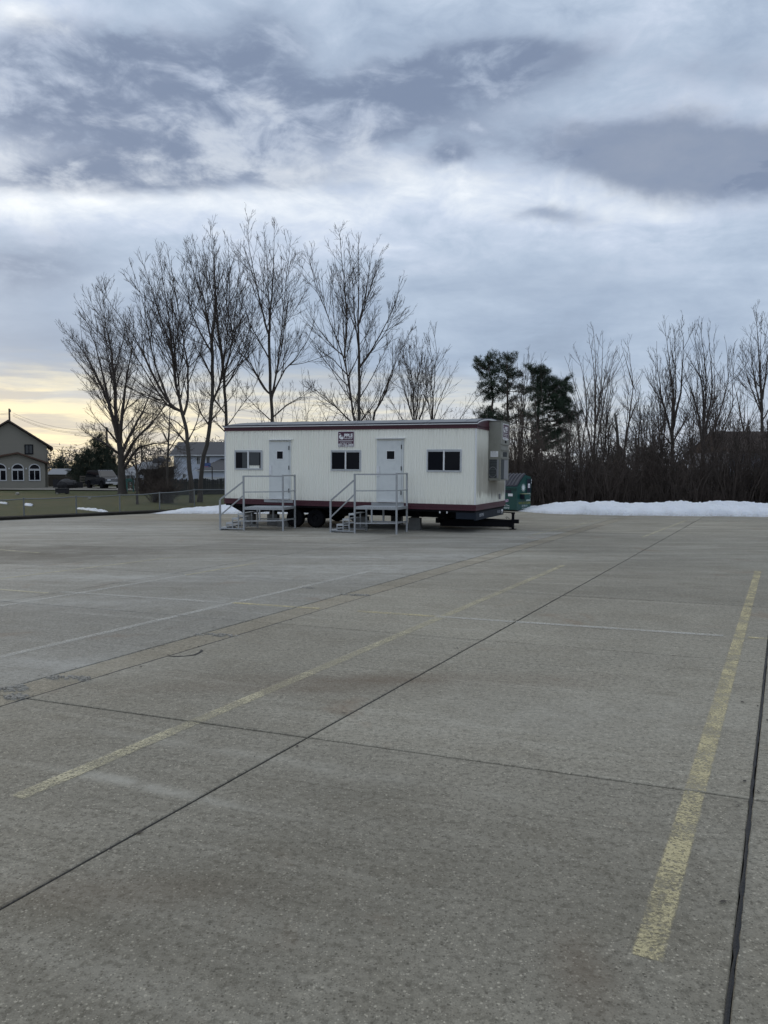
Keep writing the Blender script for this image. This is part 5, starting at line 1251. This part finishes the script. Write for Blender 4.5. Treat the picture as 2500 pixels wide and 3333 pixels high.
# ------------------------------------------------------------------ chain-link fence
FP = [gp(px, py, .09) for px, py in ((-70, 1687), (52 * 1.507, 1681), (165 * 1.507, 1674), (259 * 1.507, 1668), (345 * 1.507, 1661), (420 * 1.507, 1648))]
FP += [(-4.6, 44.6, .09), (-1.6, 45.5, .09)]; FH = .72
FE = empty('chain_link_fence', FP[0]); tag(FE, 'low galvanised chain-link fence with sagging top rail along the lawn', 'fence'); fo = Vector(FP[0])
hh = [.70, .70, .74, .76, .80, .84, .86, .86]
for p, h in zip(FP, hh):
    q = Vector(p) - fo; MB().tube([q + Vector((0, 0, -.12)), q + Vector((0, 0, h))], .030, 10).tube([q + Vector((0, 0, h)), q + Vector((0, 0, h + .04))], .036, 10).build('post', 'galvanised', FE, smooth=False)
for (a, ha), (b, hb) in zip(zip(FP[:-1], hh[:-1]), zip(FP[1:], hh[1:])):
    A_, B_ = Vector(a) - fo + Vector((0, 0, ha - .01)), Vector(b) - fo + Vector((0, 0, hb - .01))
    MB().tube([A_.lerp(B_, k / 6) - Vector((0, 0, .03 * math.sin(math.pi * k / 6))) for k in range(7)], .021, 8).build('top_rail', 'galvanised', FE)
    L_ = (B_ - A_).length; u_ = (B_ - A_); u_.z = 0; Lh = u_.length; u_.normalize(); n_ = int(Lh / .075); Pw = []
    for sgn in (1, -1):
        for k in range(-10, n_ + 10):
            pts = []
            for t in (0, .5, 1):
                d = k * .075 + sgn * t * .70
                if 0 <= d <= Lh: pts.append((d, t))
            if len(pts) < 2: continue
            Pw.append([tuple(A_.xy + u_.xy * d) + ((A_.z + (B_.z - A_.z) * d / Lh) * 0 + (Vector(a).z - fo.z) * (1 - d / Lh) + (Vector(b).z - fo.z) * d / Lh + .02 + t * (ha + (hb - ha) * d / Lh - .06),) for d, t in (pts[0], pts[-1])])
    Pw = np.array(Pw); V, Q = tubes(Pw, np.full(Pw.shape[:2], .0022), 3)
    tag(link('wire_mesh', np_mesh('wire_mesh', V, Q), 'galvanised', FE), kind='stuff')

# ------------------------------------------------------------------ gabled house with arched sunroom windows
HY = 78.0
HA = R(24.5); _c = Vector((-34.85, 79.6)) - Vector((3.5 * math.cos(HA) - 2.2 * math.sin(HA), 3.5 * math.sin(HA) + 2.2 * math.cos(HA)))
HO = empty('gabled_house', (_c.x, _c.y, .05), (0, 0, HA)); tag(HO, 'tan gabled house with a sunroom of arched white windows on the lawn', 'house')
hx = lambda x: x + 37.7
MB().prism([(hx(-41.2), 0), (hx(-34.2), 0), (hx(-34.2), 4.35), (hx(-37.7), 6.72), (hx(-41.2), 4.35)], 'y', 2.2, 11).build('wall', 'house_siding', HO)
m = MB()
for sg in (1, -1):
    e, r_ = Vector((sg * 4.05, 0, 4.10)), Vector((0, 0, 6.93)); 
    m.add([(0, 1.8, 6.80), (0, 1.8, 6.98), (sg * 4.1, 1.8, 4.24), (sg * 4.1, 1.8, 4.06), (0, 11.4, 6.80), (0, 11.4, 6.98), (sg * 4.1, 11.4, 4.24), (sg * 4.1, 11.4, 4.06)], [(0, 1, 2, 3), (4, 7, 6, 5), (1, 5, 6, 2), (0, 3, 7, 4), (2, 6, 7, 3)])
RFh = m.build('roof', 'house_roof', HO); MB().box(3.95, 4.10, 1.8, 11.4, 3.98, 4.08).build('gutter', 'house_roof', RFh); MB().tube([(3.6, 2.15, 4.0), (3.52, 2.15, 3.7), (3.52, 2.15, .1)], .05, 6).build('downspout', 'house_siding', HO)
def sash(par, x0, x1, z0, z1, y, arch=False, dark='dark_glass', fm='white_vinyl'):
    w = .09; f = MB(); f.box(x0, x1, y - .06, y, z0, z0 + w); f.box(x0, x1, y - .06, y, z1 - w, z1); f.box(x0, x0 + w, y - .06, y, z0 + w, z1 - w); f.box(x1 - w, x1, y - .06, y, z0 + w, z1 - w)
    W_ = f.build('window', fm, par); xm = (x0 + x1) / 2; MB().box(xm - .03, xm + .03, y - .07, y, z0 + w, z1 - w).build('mullion', fm, W_)
    for a, b in ((x0 + w, xm - .03), (xm + .03, x1 - w)): MB().box(a, b, y - .03, y - .01, z0 + w, z1 - w).build('pane', dark, W_)
    if arch:
        r = (x1 - x0) / 2; zc = z1 + .06; n = 16; m = MB()
        for k in range(n + 1):
            a = math.pi * k / n
            for rr, yy in ((r, y - .06), (r - .09, y - .06), (r - .09, y), (r, y)): m.v.append((xm + rr * math.cos(a), yy, zc + rr * .98 * math.sin(a)))
            if k:
                o = 4 * k
                for c, d in ((0, 1), (1, 2), (2, 3), (3, 0)): m.f.append((o - 4 + c, o - 4 + d, o + d, o + c))
        m.box(x0, x1, y - .055, y, zc - .05, zc + .03); m.build('arch_frame', 'white_vinyl', W_)
        MB().prism([(xm + (r - .09) * math.cos(math.pi * k / n), zc + .03 + (r - .12) * .98 * math.sin(math.pi * k / n)) for k in range(n + 1)], 'y', y - .03, y - .01).build('arch_pane', 'dark_glass', W_)
MB().prism([(hx(-41.0), 0), (hx(-34.45), 0), (hx(-34.45), 2.52), (hx(-36.9), 3.50), (hx(-41.0), 2.6)], 'y', 0, 2.2).build('wall', 'house_siding', HO)
m = MB()
for x1, z1 in ((hx(-34.05), 2.50), (hx(-41.3), 2.62)):
    xr = hx(-36.9); m.add([(xr, -.35, 3.50), (xr, -.35, 3.66), (x1, -.35, z1 + .14), (x1, -.35, z1 - .02), (xr, 2.19, 3.50), (xr, 2.19, 3.66), (x1, 2.19, z1 + .14), (x1, 2.19, z1 - .02)], [(0, 1, 2, 3), (4, 7, 6, 5), (1, 5, 6, 2), (0, 3, 7, 4), (2, 6, 7, 3)])
m.build('sunroom_roof', 'brown_roof', HO)
for x0, x1 in ((-39.05, -37.92), (-37.48, -36.36), (-35.94, -34.86)): sash(HO, hx(x0), hx(x1), .80, 1.92, -.002, True)
sash(HO, hx(-36.28), hx(-35.48), 3.50, 4.50, 2.198, False, 'blind_behind_glass', 'insect_screen')
for x in (-37.7, -36.15): MB().box(hx(x) - .06, hx(x) + .06, -.14, -.002, 1.95, 2.1).build('wall_lamp', 'white_vinyl', HO)

# pale two-storey house with garage
PY = 112.0
def PX(px): return at(px, 1500, PY)[0]
def PZ(py): return at(1250, py, PY)[2]
ox = PX(566)
PH = empty('pale_house', (ox, PY, .05)); tag(PH, 'pale blue-white two-storey house with grey roof and garage behind the wooden fence', 'house')
w_ = PX(800) - ox; ze, zr = PZ(1482), PZ(1439)
MB().box(0, w_, 0, 9, 0, ze).build('wall', 'lap_white', PH)
MB().prism([(0, ze), (9, ze), (4.5, zr - .1)], 'x', .01, .2).build('gable_wall', 'lap_white', PH)
m = MB()
for (y0, z0), (y1, z1) in (((-.5, ze - .1), (4.5, zr)), ((9.5, ze - .1), (4.5, zr))):
    m.add([(-.5, y0, z0), (w_ + .5, y0, z0), (w_ + .5, y1, z1), (-.5, y1, z1), (-.5, y0, z0 + .14), (w_ + .5, y0, z0 + .14), (w_ + .5, y1, z1 + .14), (-.5, y1, z1 + .14)], [(0, 1, 2, 3), (4, 7, 6, 5), (0, 4, 5, 1), (0, 3, 7, 4), (1, 5, 6, 2)])
m.build('roof', 'grey_shingle', PH); MB().box(-.5, w_ + .5, -.62, -.5, ze - .14, ze + .02).build('gutter', 'white_vinyl', PH)
sash(PH, PX(671) - ox, PX(684) - ox, PZ(1513), PZ(1487), -.002); sash(PH, PX(593) - ox, PX(605) - ox, PZ(1557), PZ(1542), -.002)
sash(PH, PX(640) - ox, PX(652) - ox, PZ(1513), PZ(1487), -.002)
gx0 = PX(665) - ox; gz, gr = PZ(1531), PZ(1494)
MB().box(gx0, w_, -4, -.01, 0, gz).build('garage_wall', 'lap_white', PH)
m = MB(); xm = PX(720) - ox
m.add([(gx0 - .3, -4.3, gz - .05), (w_, -4.3, gz - .05), (w_, -.02, gr), (xm, -.02, gr), (gx0 - .3, -.02, gz)], [(0, 1, 2, 3), (0, 3, 4)]); m.build('garage_roof', 'grey_shingle', PH)
MB().box(gx0 - .3, w_, -4.4, -4.28, gz - .16, gz - .04).build('garage_gutter', 'white_vinyl', PH)
MB().box(gx0 + .8, w_ - .5, -4.03, -4.002, 0, PZ(1553)).build('garage_door', 'white_vinyl', PH)
# left porch wing
lx0 = PX(515) - ox
MB().box(lx0, -.02, 2.5, 8, 0, PZ(1520)).build('porch_wall', 'old_wood', PH)
m = MB(); m.add([(lx0 - .5, 1.8, PZ(1522)), (-.02, 1.8, PZ(1500)), (-.02, 8, PZ(1460)), (lx0 + 2.5, 8, PZ(1480))], [(0, 1, 2, 3)]); m.add([(lx0 - .5, 1.8, PZ(1525)), (-.02, 1.8, PZ(1503)), (-.02, 8, PZ(1463)), (lx0 + 2.5, 8, PZ(1483))], [(3, 2, 1, 0)]); m.build('porch_roof', 'grey_shingle', PH)
# basketball hoop by the garage
g0 = at(691, 1566, 104); BH = empty('basketball_hoop', (g0[0], 104, .05)); tag(BH, 'dark basketball hoop on a post by the garage', 'basketball hoop')
MB().tube([(0, 0, -.05), (0, 0, 2.3), (-.5, 0, 2.55)], .07, 8).build('post', 'junk_black', BH); MB().box(-1.2, -.2, -.05, .0, 2.3, 2.85).build('backboard', 'blue_tarp', BH); MB().tube([(-.7 + .23 * math.cos(a), -.3 + .23 * math.sin(a), 2.35) for a in np.linspace(0, 6.28, 14)], .02, 5).build('rim', 'orange', BH)

# low porch building with light roof between the tree trunks
g0 = at(430, 1515, 118); SH = empty('porch_cottage', (g0[0], 118, .05)); tag(SH, 'low dark cottage with a pale porch roof beyond the rail fence', 'house')
sc = 118 / 2500
MB().box(0, 85 * sc, .5, 5, 0, 1.5 + .6).build('wall', 'dark_wood', SH)
MB().add([(-.6, -.6, 2.05), (88 * sc, -.6, 2.05), (80 * sc, 3, 3.2), (.8, 3, 3.2)], [(0, 1, 2, 3)]).build('roof', 'roof_metal', SH)
MB().prism([(2.2, 3.2), (5.0, 3.2), (3.4, 3.95)], 'y', 2.4, 4.5).build('dormer', 'grey_shingle', SH)
for x in np.linspace(.0, 82 * sc, 5): MB().box(x - .08, x + .08, -.4, -.24, 0, 2.04).build('porch_post', 'old_wood', SH)
# pale shed and long white shed far behind
def shed(px0, px1, py0, py1, Y, label, wall, roof, name='garden_shed', dep=4, rise=.8):
    x0, _, z1 = at(px0, py0, Y); x1 = at(px1, py0, Y)[0]
    S = empty(name, (x0, Y, -.05)); tag(S, label, 'shed'); w = x1 - x0; z1 = z1 - rise
    MB().box(0, w, 0, dep, 0, z1 + .05).build('wall', wall, S)
    MB().add([(-.2, -.3, z1), (w + .2, -.3, z1), (w + .2, dep / 2, z1 + rise), (-.2, dep / 2, z1 + rise), (w + .2, dep + .3, z1), (-.2, dep + .3, z1)], [(0, 1, 2, 3), (3, 2, 4, 5)]).build('roof', roof, S)
    MB().prism([(0, z1 + .05), (dep, z1 + .05), (dep / 2, z1 + rise - .06)], 'x', .0, .1).build('gable', wall, S)
    MB().box(w * .35, w * .55, -.04, -.002, 0, min(1.9, z1 * .9)).build('door', 'old_wood', S)
    return S
shed(155, 212, 1524, 1570, 105, 'low grey shed with a pale roof behind the gabled house', 'old_wood', 'roof_metal')
shed(400, 438, 1526, 1570, 100, 'small pale boat-like shed beyond the thick trunk', 'lap_white', 'roof_metal')
shed(1856, 1978, 1513, 1600, 52, 'pale weathered shed glimpsed through the brush', 'lap_white', 'roof_metal', rise=.4)
# brown-roofed building on the far side of the brush
BY = 60.0
x0 = at(2376, 1470, BY)[0]; BB_ = empty('brown_roofed_building', (x0, BY, -.05)); tag(BB_, 'pale-walled building with a plain brown roof behind the brush', 'building')
ze, zr = at(0, 1472, BY)[2], at(0, 1400, BY)[2]
MB().box(0, 16, 0, 8, 0, ze + .1).build('wall', 'weathered_wall', BB_)
m = MB()
m.add([(-.25, -.4, ze), (16.4, -.4, ze), (16.4, 4, zr), (.15, 4, zr), (-.25, -.4, ze + .16), (16.4, -.4, ze + .16), (16.4, 4, zr + .16), (.15, 4, zr + .16), (16.4, 8.4, ze), (-.25, 8.4, ze)], [(0, 1, 2, 3), (4, 7, 6, 5), (0, 4, 5, 1), (0, 3, 7, 4), (7, 6, 8, 9)])
m.build('roof', 'dark_brown_roof', BB_); MB().prism([(0, ze + .1), (8, ze + .1), (4, zr - .05)], 'x', .02, .2).build('gable', 'dark_brown_roof', BB_)
sash(BB_, .9, 1.7, 1.0, 2.1, -.002); MB().box(.3, 1.6, -.8, -.3, 0, .9).build('tarp_cover', 'blue_tarp', BB_)

# ------------------------------------------------------------------ wooden fences
def board_fence(pa, pb, h, label, name, bw=.15, gap=.012, mt='dark_wood', scallop=.05, seed=1):
    A_, B_ = Vector((pa[0], pa[1], 0)), Vector((pb[0], pb[1], 0)); L_ = (B_ - A_).length; ang = math.atan2((B_ - A_).y, (B_ - A_).x)
    Fc = empty(name, (pa[0], pa[1], .05), (0, 0, ang)); tag(Fc, label, 'fence'); q = random.Random(seed); n = int(L_ / (bw + gap))
    meshes = []
    for k in range(4):
        hh_ = h - .06 + .03 * k; me = MB().prism([(0, -.06), (bw, -.06), (bw, hh_ - .04), (bw * .75, hh_), (bw * .25, hh_), (0, hh_ - .04)], 'y', 0, .02).mesh('board'); me.materials.append(MATS[mt]); meshes.append(me)
    for k in range(n):
        o = bpy.data.objects.new('board', meshes[q.randrange(4)]); COL.objects.link(o); o.parent = Fc; o.location = (k * (bw + gap), q.uniform(-.006, .006), scallop * math.sin(k * .55) * .3); o.rotation_euler = (0, q.uniform(-.006, .006), 0)
    for z in (.25, h * .75): MB().box(0, L_, .03, .07, z, z + .09).build('rail', mt, Fc)
    for x in np.arange(0, L_ + .1, 2.4): MB().box(x - .05, x + .05, .075, .17, -.1, h).build('post', mt, Fc)
board_fence(at(562, 1600, 56.5)[:2], at(760, 1600, 59)[:2], 1.22, 'dark weathered board fence in front of the pale house', 'board_fence', seed=3)
board_fence(at(156, 1580, 88)[:2], at(240, 1580, 88)[:2], 1.15, 'grey board fence beside the gabled house', 'board_fence', mt='old_wood', bw=.2, seed=4)
board_fence(at(470, 1600, 62)[:2], at(515, 1600, 61)[:2], 1.15, 'short brown board fence at the end of the rail fence', 'board_fence', mt='old_wood', seed=5)
a_, b_ = at(408, 1590, 76), at(472, 1595, 64)
RFN = empty('rail_fence', (a_[0], a_[1], .05)); tag(RFN, 'weathered post-and-rail fence beyond the thick tree trunk', 'fence'); dv = Vector((b_[0] - a_[0], b_[1] - a_[1], 0))
for k in range(6): p = dv * (k / 5); MB().box(p.x - .08, p.x + .08, p.y - .08, p.y + .08, -.1, 1.2).build('post', 'old_wood', RFN)
for k in range(5):
    for z in (.25, .62, 1.0): MB().bar(dv * (k / 5) + Vector((.08, -.09, z)), dv * ((k + 1) / 5) + Vector((-.08, -.09, z + .02)), .04, .12).build('rail', 'old_wood', RFN)
# wooden gate panels leaning by the drive
g0 = at(262, 1588, 80); GT = empty('wooden_gate', (g0[0], 80, .05), (0, 0, R(4))); tag(GT, 'grey wooden gate of horizontal boards beside the SUV', 'gate')
gw = 43 / 2500 * 80
for x in (0, gw * .5, gw): MB().box(x - .06, x + .06, .0, .10, -.06, 1.30).build('post', 'old_wood', GT)
for z in (.12, .38, .64, .90, 1.14): MB().box(-.05, gw + .05, -.045, -.002, z, z + .13).build('board', 'old_wood', GT)
MB().bar((0, -.06, .12), (-.25, -.3, -.06), .08, .08).build('brace', 'old_wood', GT)
# sign post
g0 = at(424, 1595, 66); SP = empty('green_sign_post', (g0[0], 66, .05)); tag(SP, 'faded green painted stand by the rail fence', 'stand')
for x in (-.28, .28): MB().box(x - .05, x + .05, -.05, .05, -.1, .95).build('leg', 'sign_green', SP)
MB().box(-.36, .36, -.08, -.052, .85, 1.15).build('panel', 'sign_green', SP)

# ------------------------------------------------------------------ utility poles and wires
def pole(px, top, Y, label, arm=True):
    x, _, z = at(px, top, Y); Pl = empty('utility_pole', (x, Y, .0)); tag(Pl, label, 'utility pole')
    MB().tube([(0, 0, -.3), (0, 0, z)], .17, 10, .12).build('shaft', 'pole_wood', Pl)
    if arm:
        MB().box(-.9, .9, -.06, .06, z - .9, z - .78).build('crossarm', 'pole_wood', Pl)
        for q in (-.8, -.35, .35, .8): MB().tube([(q, 0, z - .775), (q, 0, z - .60)], .05, 6).build('insulator', 'galvanised', Pl)
    else: MB().tube([(.2, -.1, z - .5), (.2, -.1, z - .15)], .09, 8).build('bracket', 'galvanised', Pl)
    return Vector((x, Y, z))
p1 = pole(30, 1330, 112, 'wooden utility pole rising behind the gabled house roof', False); p2 = pole(347, 1390, 100, 'wooden utility pole standing behind the SUV', False); p3 = pole(461, 1457, 125, 'short wooden utility pole beyond the low cottage')
MB().tube([p1 + Vector((-.75, -.1, -1.5)), p1 + Vector((-.75, -.1, -1.0))], .12, 8)
def wire(a, b, sag, label, r=.016):
    P_ = [a.lerp(b, k / 14) - Vector((0, 0, sag * 4 * (k / 14) * (1 - k / 14))) for k in range(15)]
    tag(MB().tube(P_, r, 5).build('power_line', 'wire'), label, 'wire')
far = Vector((-70, 118, 10.8))
for dz, nm in ((-.6, 'upper'), (-.75, 'middle'), (-2.2, 'lower')): wire(far + Vector((0, 0, dz + .6)), p1 + Vector((0, 0, dz)), .4, f'{nm} power line running out past the pole behind the gabled house')
for dz, sg, nm in ((-.6, .9, 'top'), (-.9, 1.0, 'middle'), (-1.05, 1.0, 'bottom')): wire(p1 + Vector((.5, 0, dz)), p2 + Vector((0, 0, -.3 + (dz + .6))), sg, f'{nm} power line from the house pole to the pole behind the SUV')
wire(p2 + Vector((0, 0, -.4)), Vector((at(150, 1445, 88)[0], 88, at(150, 1447, 88)[2])), 1.0, 'sagging service wire from the SUV pole to the house eave')
wire(p2 + Vector((0, 0, -.3)), p3, .8, 'upper power line from the SUV pole to the short pole'); wire(p2 + Vector((0, 0, -.8)), p3 + Vector((0, 0, -.5)), .9, 'lower power line from the SUV pole to the short pole')
for k, nm in enumerate(('highest', 'second', 'lowest')): wire(Vector((at(140, 1450 + 8 * k, 120)[0], 120, at(140, 1455 + 8 * k, 120)[2])), p3 + Vector((0, 0, -.3 - .4 * k)), .7, f'{nm} of three far power lines passing between house and evergreens')

# ------------------------------------------------------------------ SUV
SU = empty('parked_suv', (at(345, 1590, 74)[0] - .75, 75.6, .17), (0, 0, R(-47))); tag(SU, 'dark full-size SUV with chrome grille parked on the drive', 'SUV')
# local x forward, y left, z up; length 4.9
body = [(-2.45, .45), (-2.48, .85), (-2.42, 1.06), (1.05, 1.06), (1.15, 1.10), (2.30, 1.00), (2.42, .90), (2.45, .48), (2.2, .36), (1.95, .36), (1.86, .60), (1.65, .74), (1.40, .74), (1.18, .60), (1.08, .34), (-1.08, .34), (-1.18, .60), (-1.40, .74), (-1.65, .74), (-1.86, .60), (-1.95, .36), (-2.3, .36)]
MB().prism(body, 'y', -.92, .92).build('body', 'suv_paint', SU, bevel=.035)
m = MB(); lo = [(-2.40, 1.05), (1.12, 1.05)]; hi = [(-2.22, 1.72), (-1.9, 1.77), (.30, 1.77), (.48, 1.72)]
cab = [(-2.40, 1.05), (1.12, 1.05), (.42, 1.72), (.25, 1.77), (-1.95, 1.77), (-2.25, 1.70)]
n = len(cab)
for y, k in ((-.90, 0), (.90, 0)):
    pass
vs = [(x, -.90 + (.16 if z > 1.2 else 0), z) for x, z in cab] + [(x, .90 - (.16 if z > 1.2 else 0), z) for x, z in cab]
m.add(vs, [tuple(range(n))[::-1], tuple(range(n, 2 * n))] + [(i, (i + 1) % n, n + (i + 1) % n, n + i) for i in range(n)]); m.build('cabin', 'suv_paint', SU, bevel=.03)
def sidewin(x0, x1, xt0, xt1, sg):
    f = lambda z: sg * (.905 - .16 * (z - 1.05) / .67 + .004)
    MB().add([(x0, f(1.12), 1.12), (x1, f(1.12), 1.12), (xt1, f(1.62), 1.62), (xt0, f(1.62), 1.62)], [(0, 1, 2, 3)]).build('side_window', 'car_glass', SU)
for sg in (-1, 1):
    sidewin(-2.2, -1.15, -2.12, -1.15, sg); sidewin(-1.05, -.15, -1.05, -.15, sg); sidewin(-.05, .92, -.05, .45, sg)
    MB().box(.80, .95, sg * .93, sg * 1.10, 1.10, 1.28).build('mirror', 'suv_paint', SU)
    MB().box(2.40, 2.455, sg * .55 - .17, sg * .55 + .17, .74, .90).build('headlight', 'headlamp', SU)
    MB().box(-1.05, 1.05, sg * .93 - .03, sg * .93 + .03, .34, .42).build('running_board', 'junk_black', SU)
    MB().box(-2.3, 2.3, sg * .925 - .006, sg * .925 + .006, .66, .70).build('side_trim', 'chrome', SU) if False else None
MB().add([(1.075, -.74, 1.12), (1.075, .74, 1.12), (.47, .66, 1.70), (.47, -.66, 1.70)], [(0, 1, 2, 3)]).build('windscreen', 'car_glass', SU)
G_ = MB().box(2.43, 2.475, -.37, .37, .72, .93).build('grille', 'junk_black', SU)
for z in (.715, .79, .86, .93): MB().box(2.47, 2.485, -.38, .38, z, z + .025).build('grille_bar', 'chrome', G_)
MB().box(2.36, 2.56, -.90, .90, .46, .64).build('bumper', 'chrome', SU, bevel=.03); MB().box(2.555, 2.57, -.2, .2, .36, .46).build('licence_plate', 'white_vinyl', SU)
for k in range(5): MB().box(.20, .28, -.5 + .24 * k, -.42 + .24 * k, 1.77, 1.80).build('roof_marker', 'junk_black', SU)
for x in (1.52, -1.52):
    for sg in (-1, 1):
        W_ = empty('wheel', (x, sg * .82, .275)); W_.parent = SU
        MB().tube([(0, -.12, 0), (0, .12, 0)], .385, 20).build('tyre', 'rubber', W_); MB().tube([(0, sg * .121, 0), (0, sg * .135, 0)], .22, 16).build('rim_face', 'rim', W_)

# ------------------------------------------------------------------ yard things
g0 = at(146, 1592, 76); PW = empty('patio_wall', (g0[0] + .3, 77.2, .03)); tag(PW, 'black low patio screen beside the gabled house', 'screen')
for k in range(12): MB().box(k * .25, k * .25 + .24, 0, .05, 0, 1.0 - .03 * k + .02 * (k % 2)).build('panel', 'junk_black', PW)
def lump(px, py, Y, w, h, label, cat, name, mt, seed=1, d=None):
    x, _, _ = at(px, py, Y); q = random.Random(seed); bm = bmesh.new(); bmesh.ops.create_icosphere(bm, subdivisions=2, radius=1)
    for v_ in bm.verts:
        k = q.uniform(.85, 1.12); v_.co = Vector((v_.co.x * w / 2 * k, v_.co.y * (d or w) / 2 * k, max(-.06, (v_.co.z * .62 + .42) * h * q.uniform(.92, 1.05))))
    me = bpy.data.meshes.new(name); bm.to_mesh(me); bm.free(); o = link(name, me, mt); o.location = (x, Y, .06); tag(o, label, cat)
lump(215, 1585, 75.5, 1.6, 1.0, 'black covered heap on the patio beside the house', 'heap', 'covered_heap', 'junk_black', 3); lump(237, 1585, 76, 1.1, .85, 'small dark junk pile at the end of the patio screen', 'heap', 'junk_pile', 'junk_black', 4)
g0 = gp(203, 1609, .05); bx_ = MB(); bx_.box(-.42, .42, -.3, .3, .06, .40); bx_.box(-.40, -.34, -.28, .28, 0, .06); bx_.box(.34, .40, -.28, .28, 0, .06); bx_.box(-.45, .45, -.33, .33, .40, .43)
o = bx_.build('storage_box', 'junk_black', bevel=.01); o.location = (g0[0], g0[1], .085); tag(o, 'low black storage box standing on the lawn', 'box')
for (px, py, w, lab_) in ((57, 1610, .30, 'pale rock on the lawn before the arched windows'), (187, 1608, .25, 'pale rock beside the black storage box'), (383, 1595, .26, 'white rock at the foot of the thick bare tree'), (291, 1624, .22, 'small pale stone lying out on the open lawn')):
    g0 = gp(px, py, .08); lump(px, py, g0[1], w, w * .7, lab_, 'rock', 'rock', 'stone_pale', px)

# dead leaves blown against the joints and snow
def litter():
    v = Veg(120); g = v.g; n = 260
    a = g.uniform(2, 30, n); which = g.choice([-.135, -2.98, -5.58, -6.0], n); b = which + g.normal(0, .05, n)
    C = np.stack([a * SA + b * CA, a * CA - b * SA, np.full(n, .006)], 1); far_ = g.random(n) < .35
    C[far_, 0] = g.uniform(-9, 20, far_.sum()); C[far_, 1] = g.uniform(24, 33, far_.sum())
    d = g.uniform(0, 6.28, n); s = g.uniform(.006, .016, n); V = []
    for k in range(4): V.append(C + np.stack([s * np.cos(d + k * 1.571) * (1.6 if k % 2 else .8), s * np.sin(d + k * 1.571) * (1.6 if k % 2 else .8), g.uniform(0, .006, n)], 1))
    V = np.stack(V, 1).reshape(-1, 3); tag(link('leaf_litter', np_mesh('leaf_litter', V, np.arange(len(V)).reshape(-1, 4)), 'shim_wood'), 'scattered dead leaf bits and grit on the concrete', None, None, 'stuff')
litter()
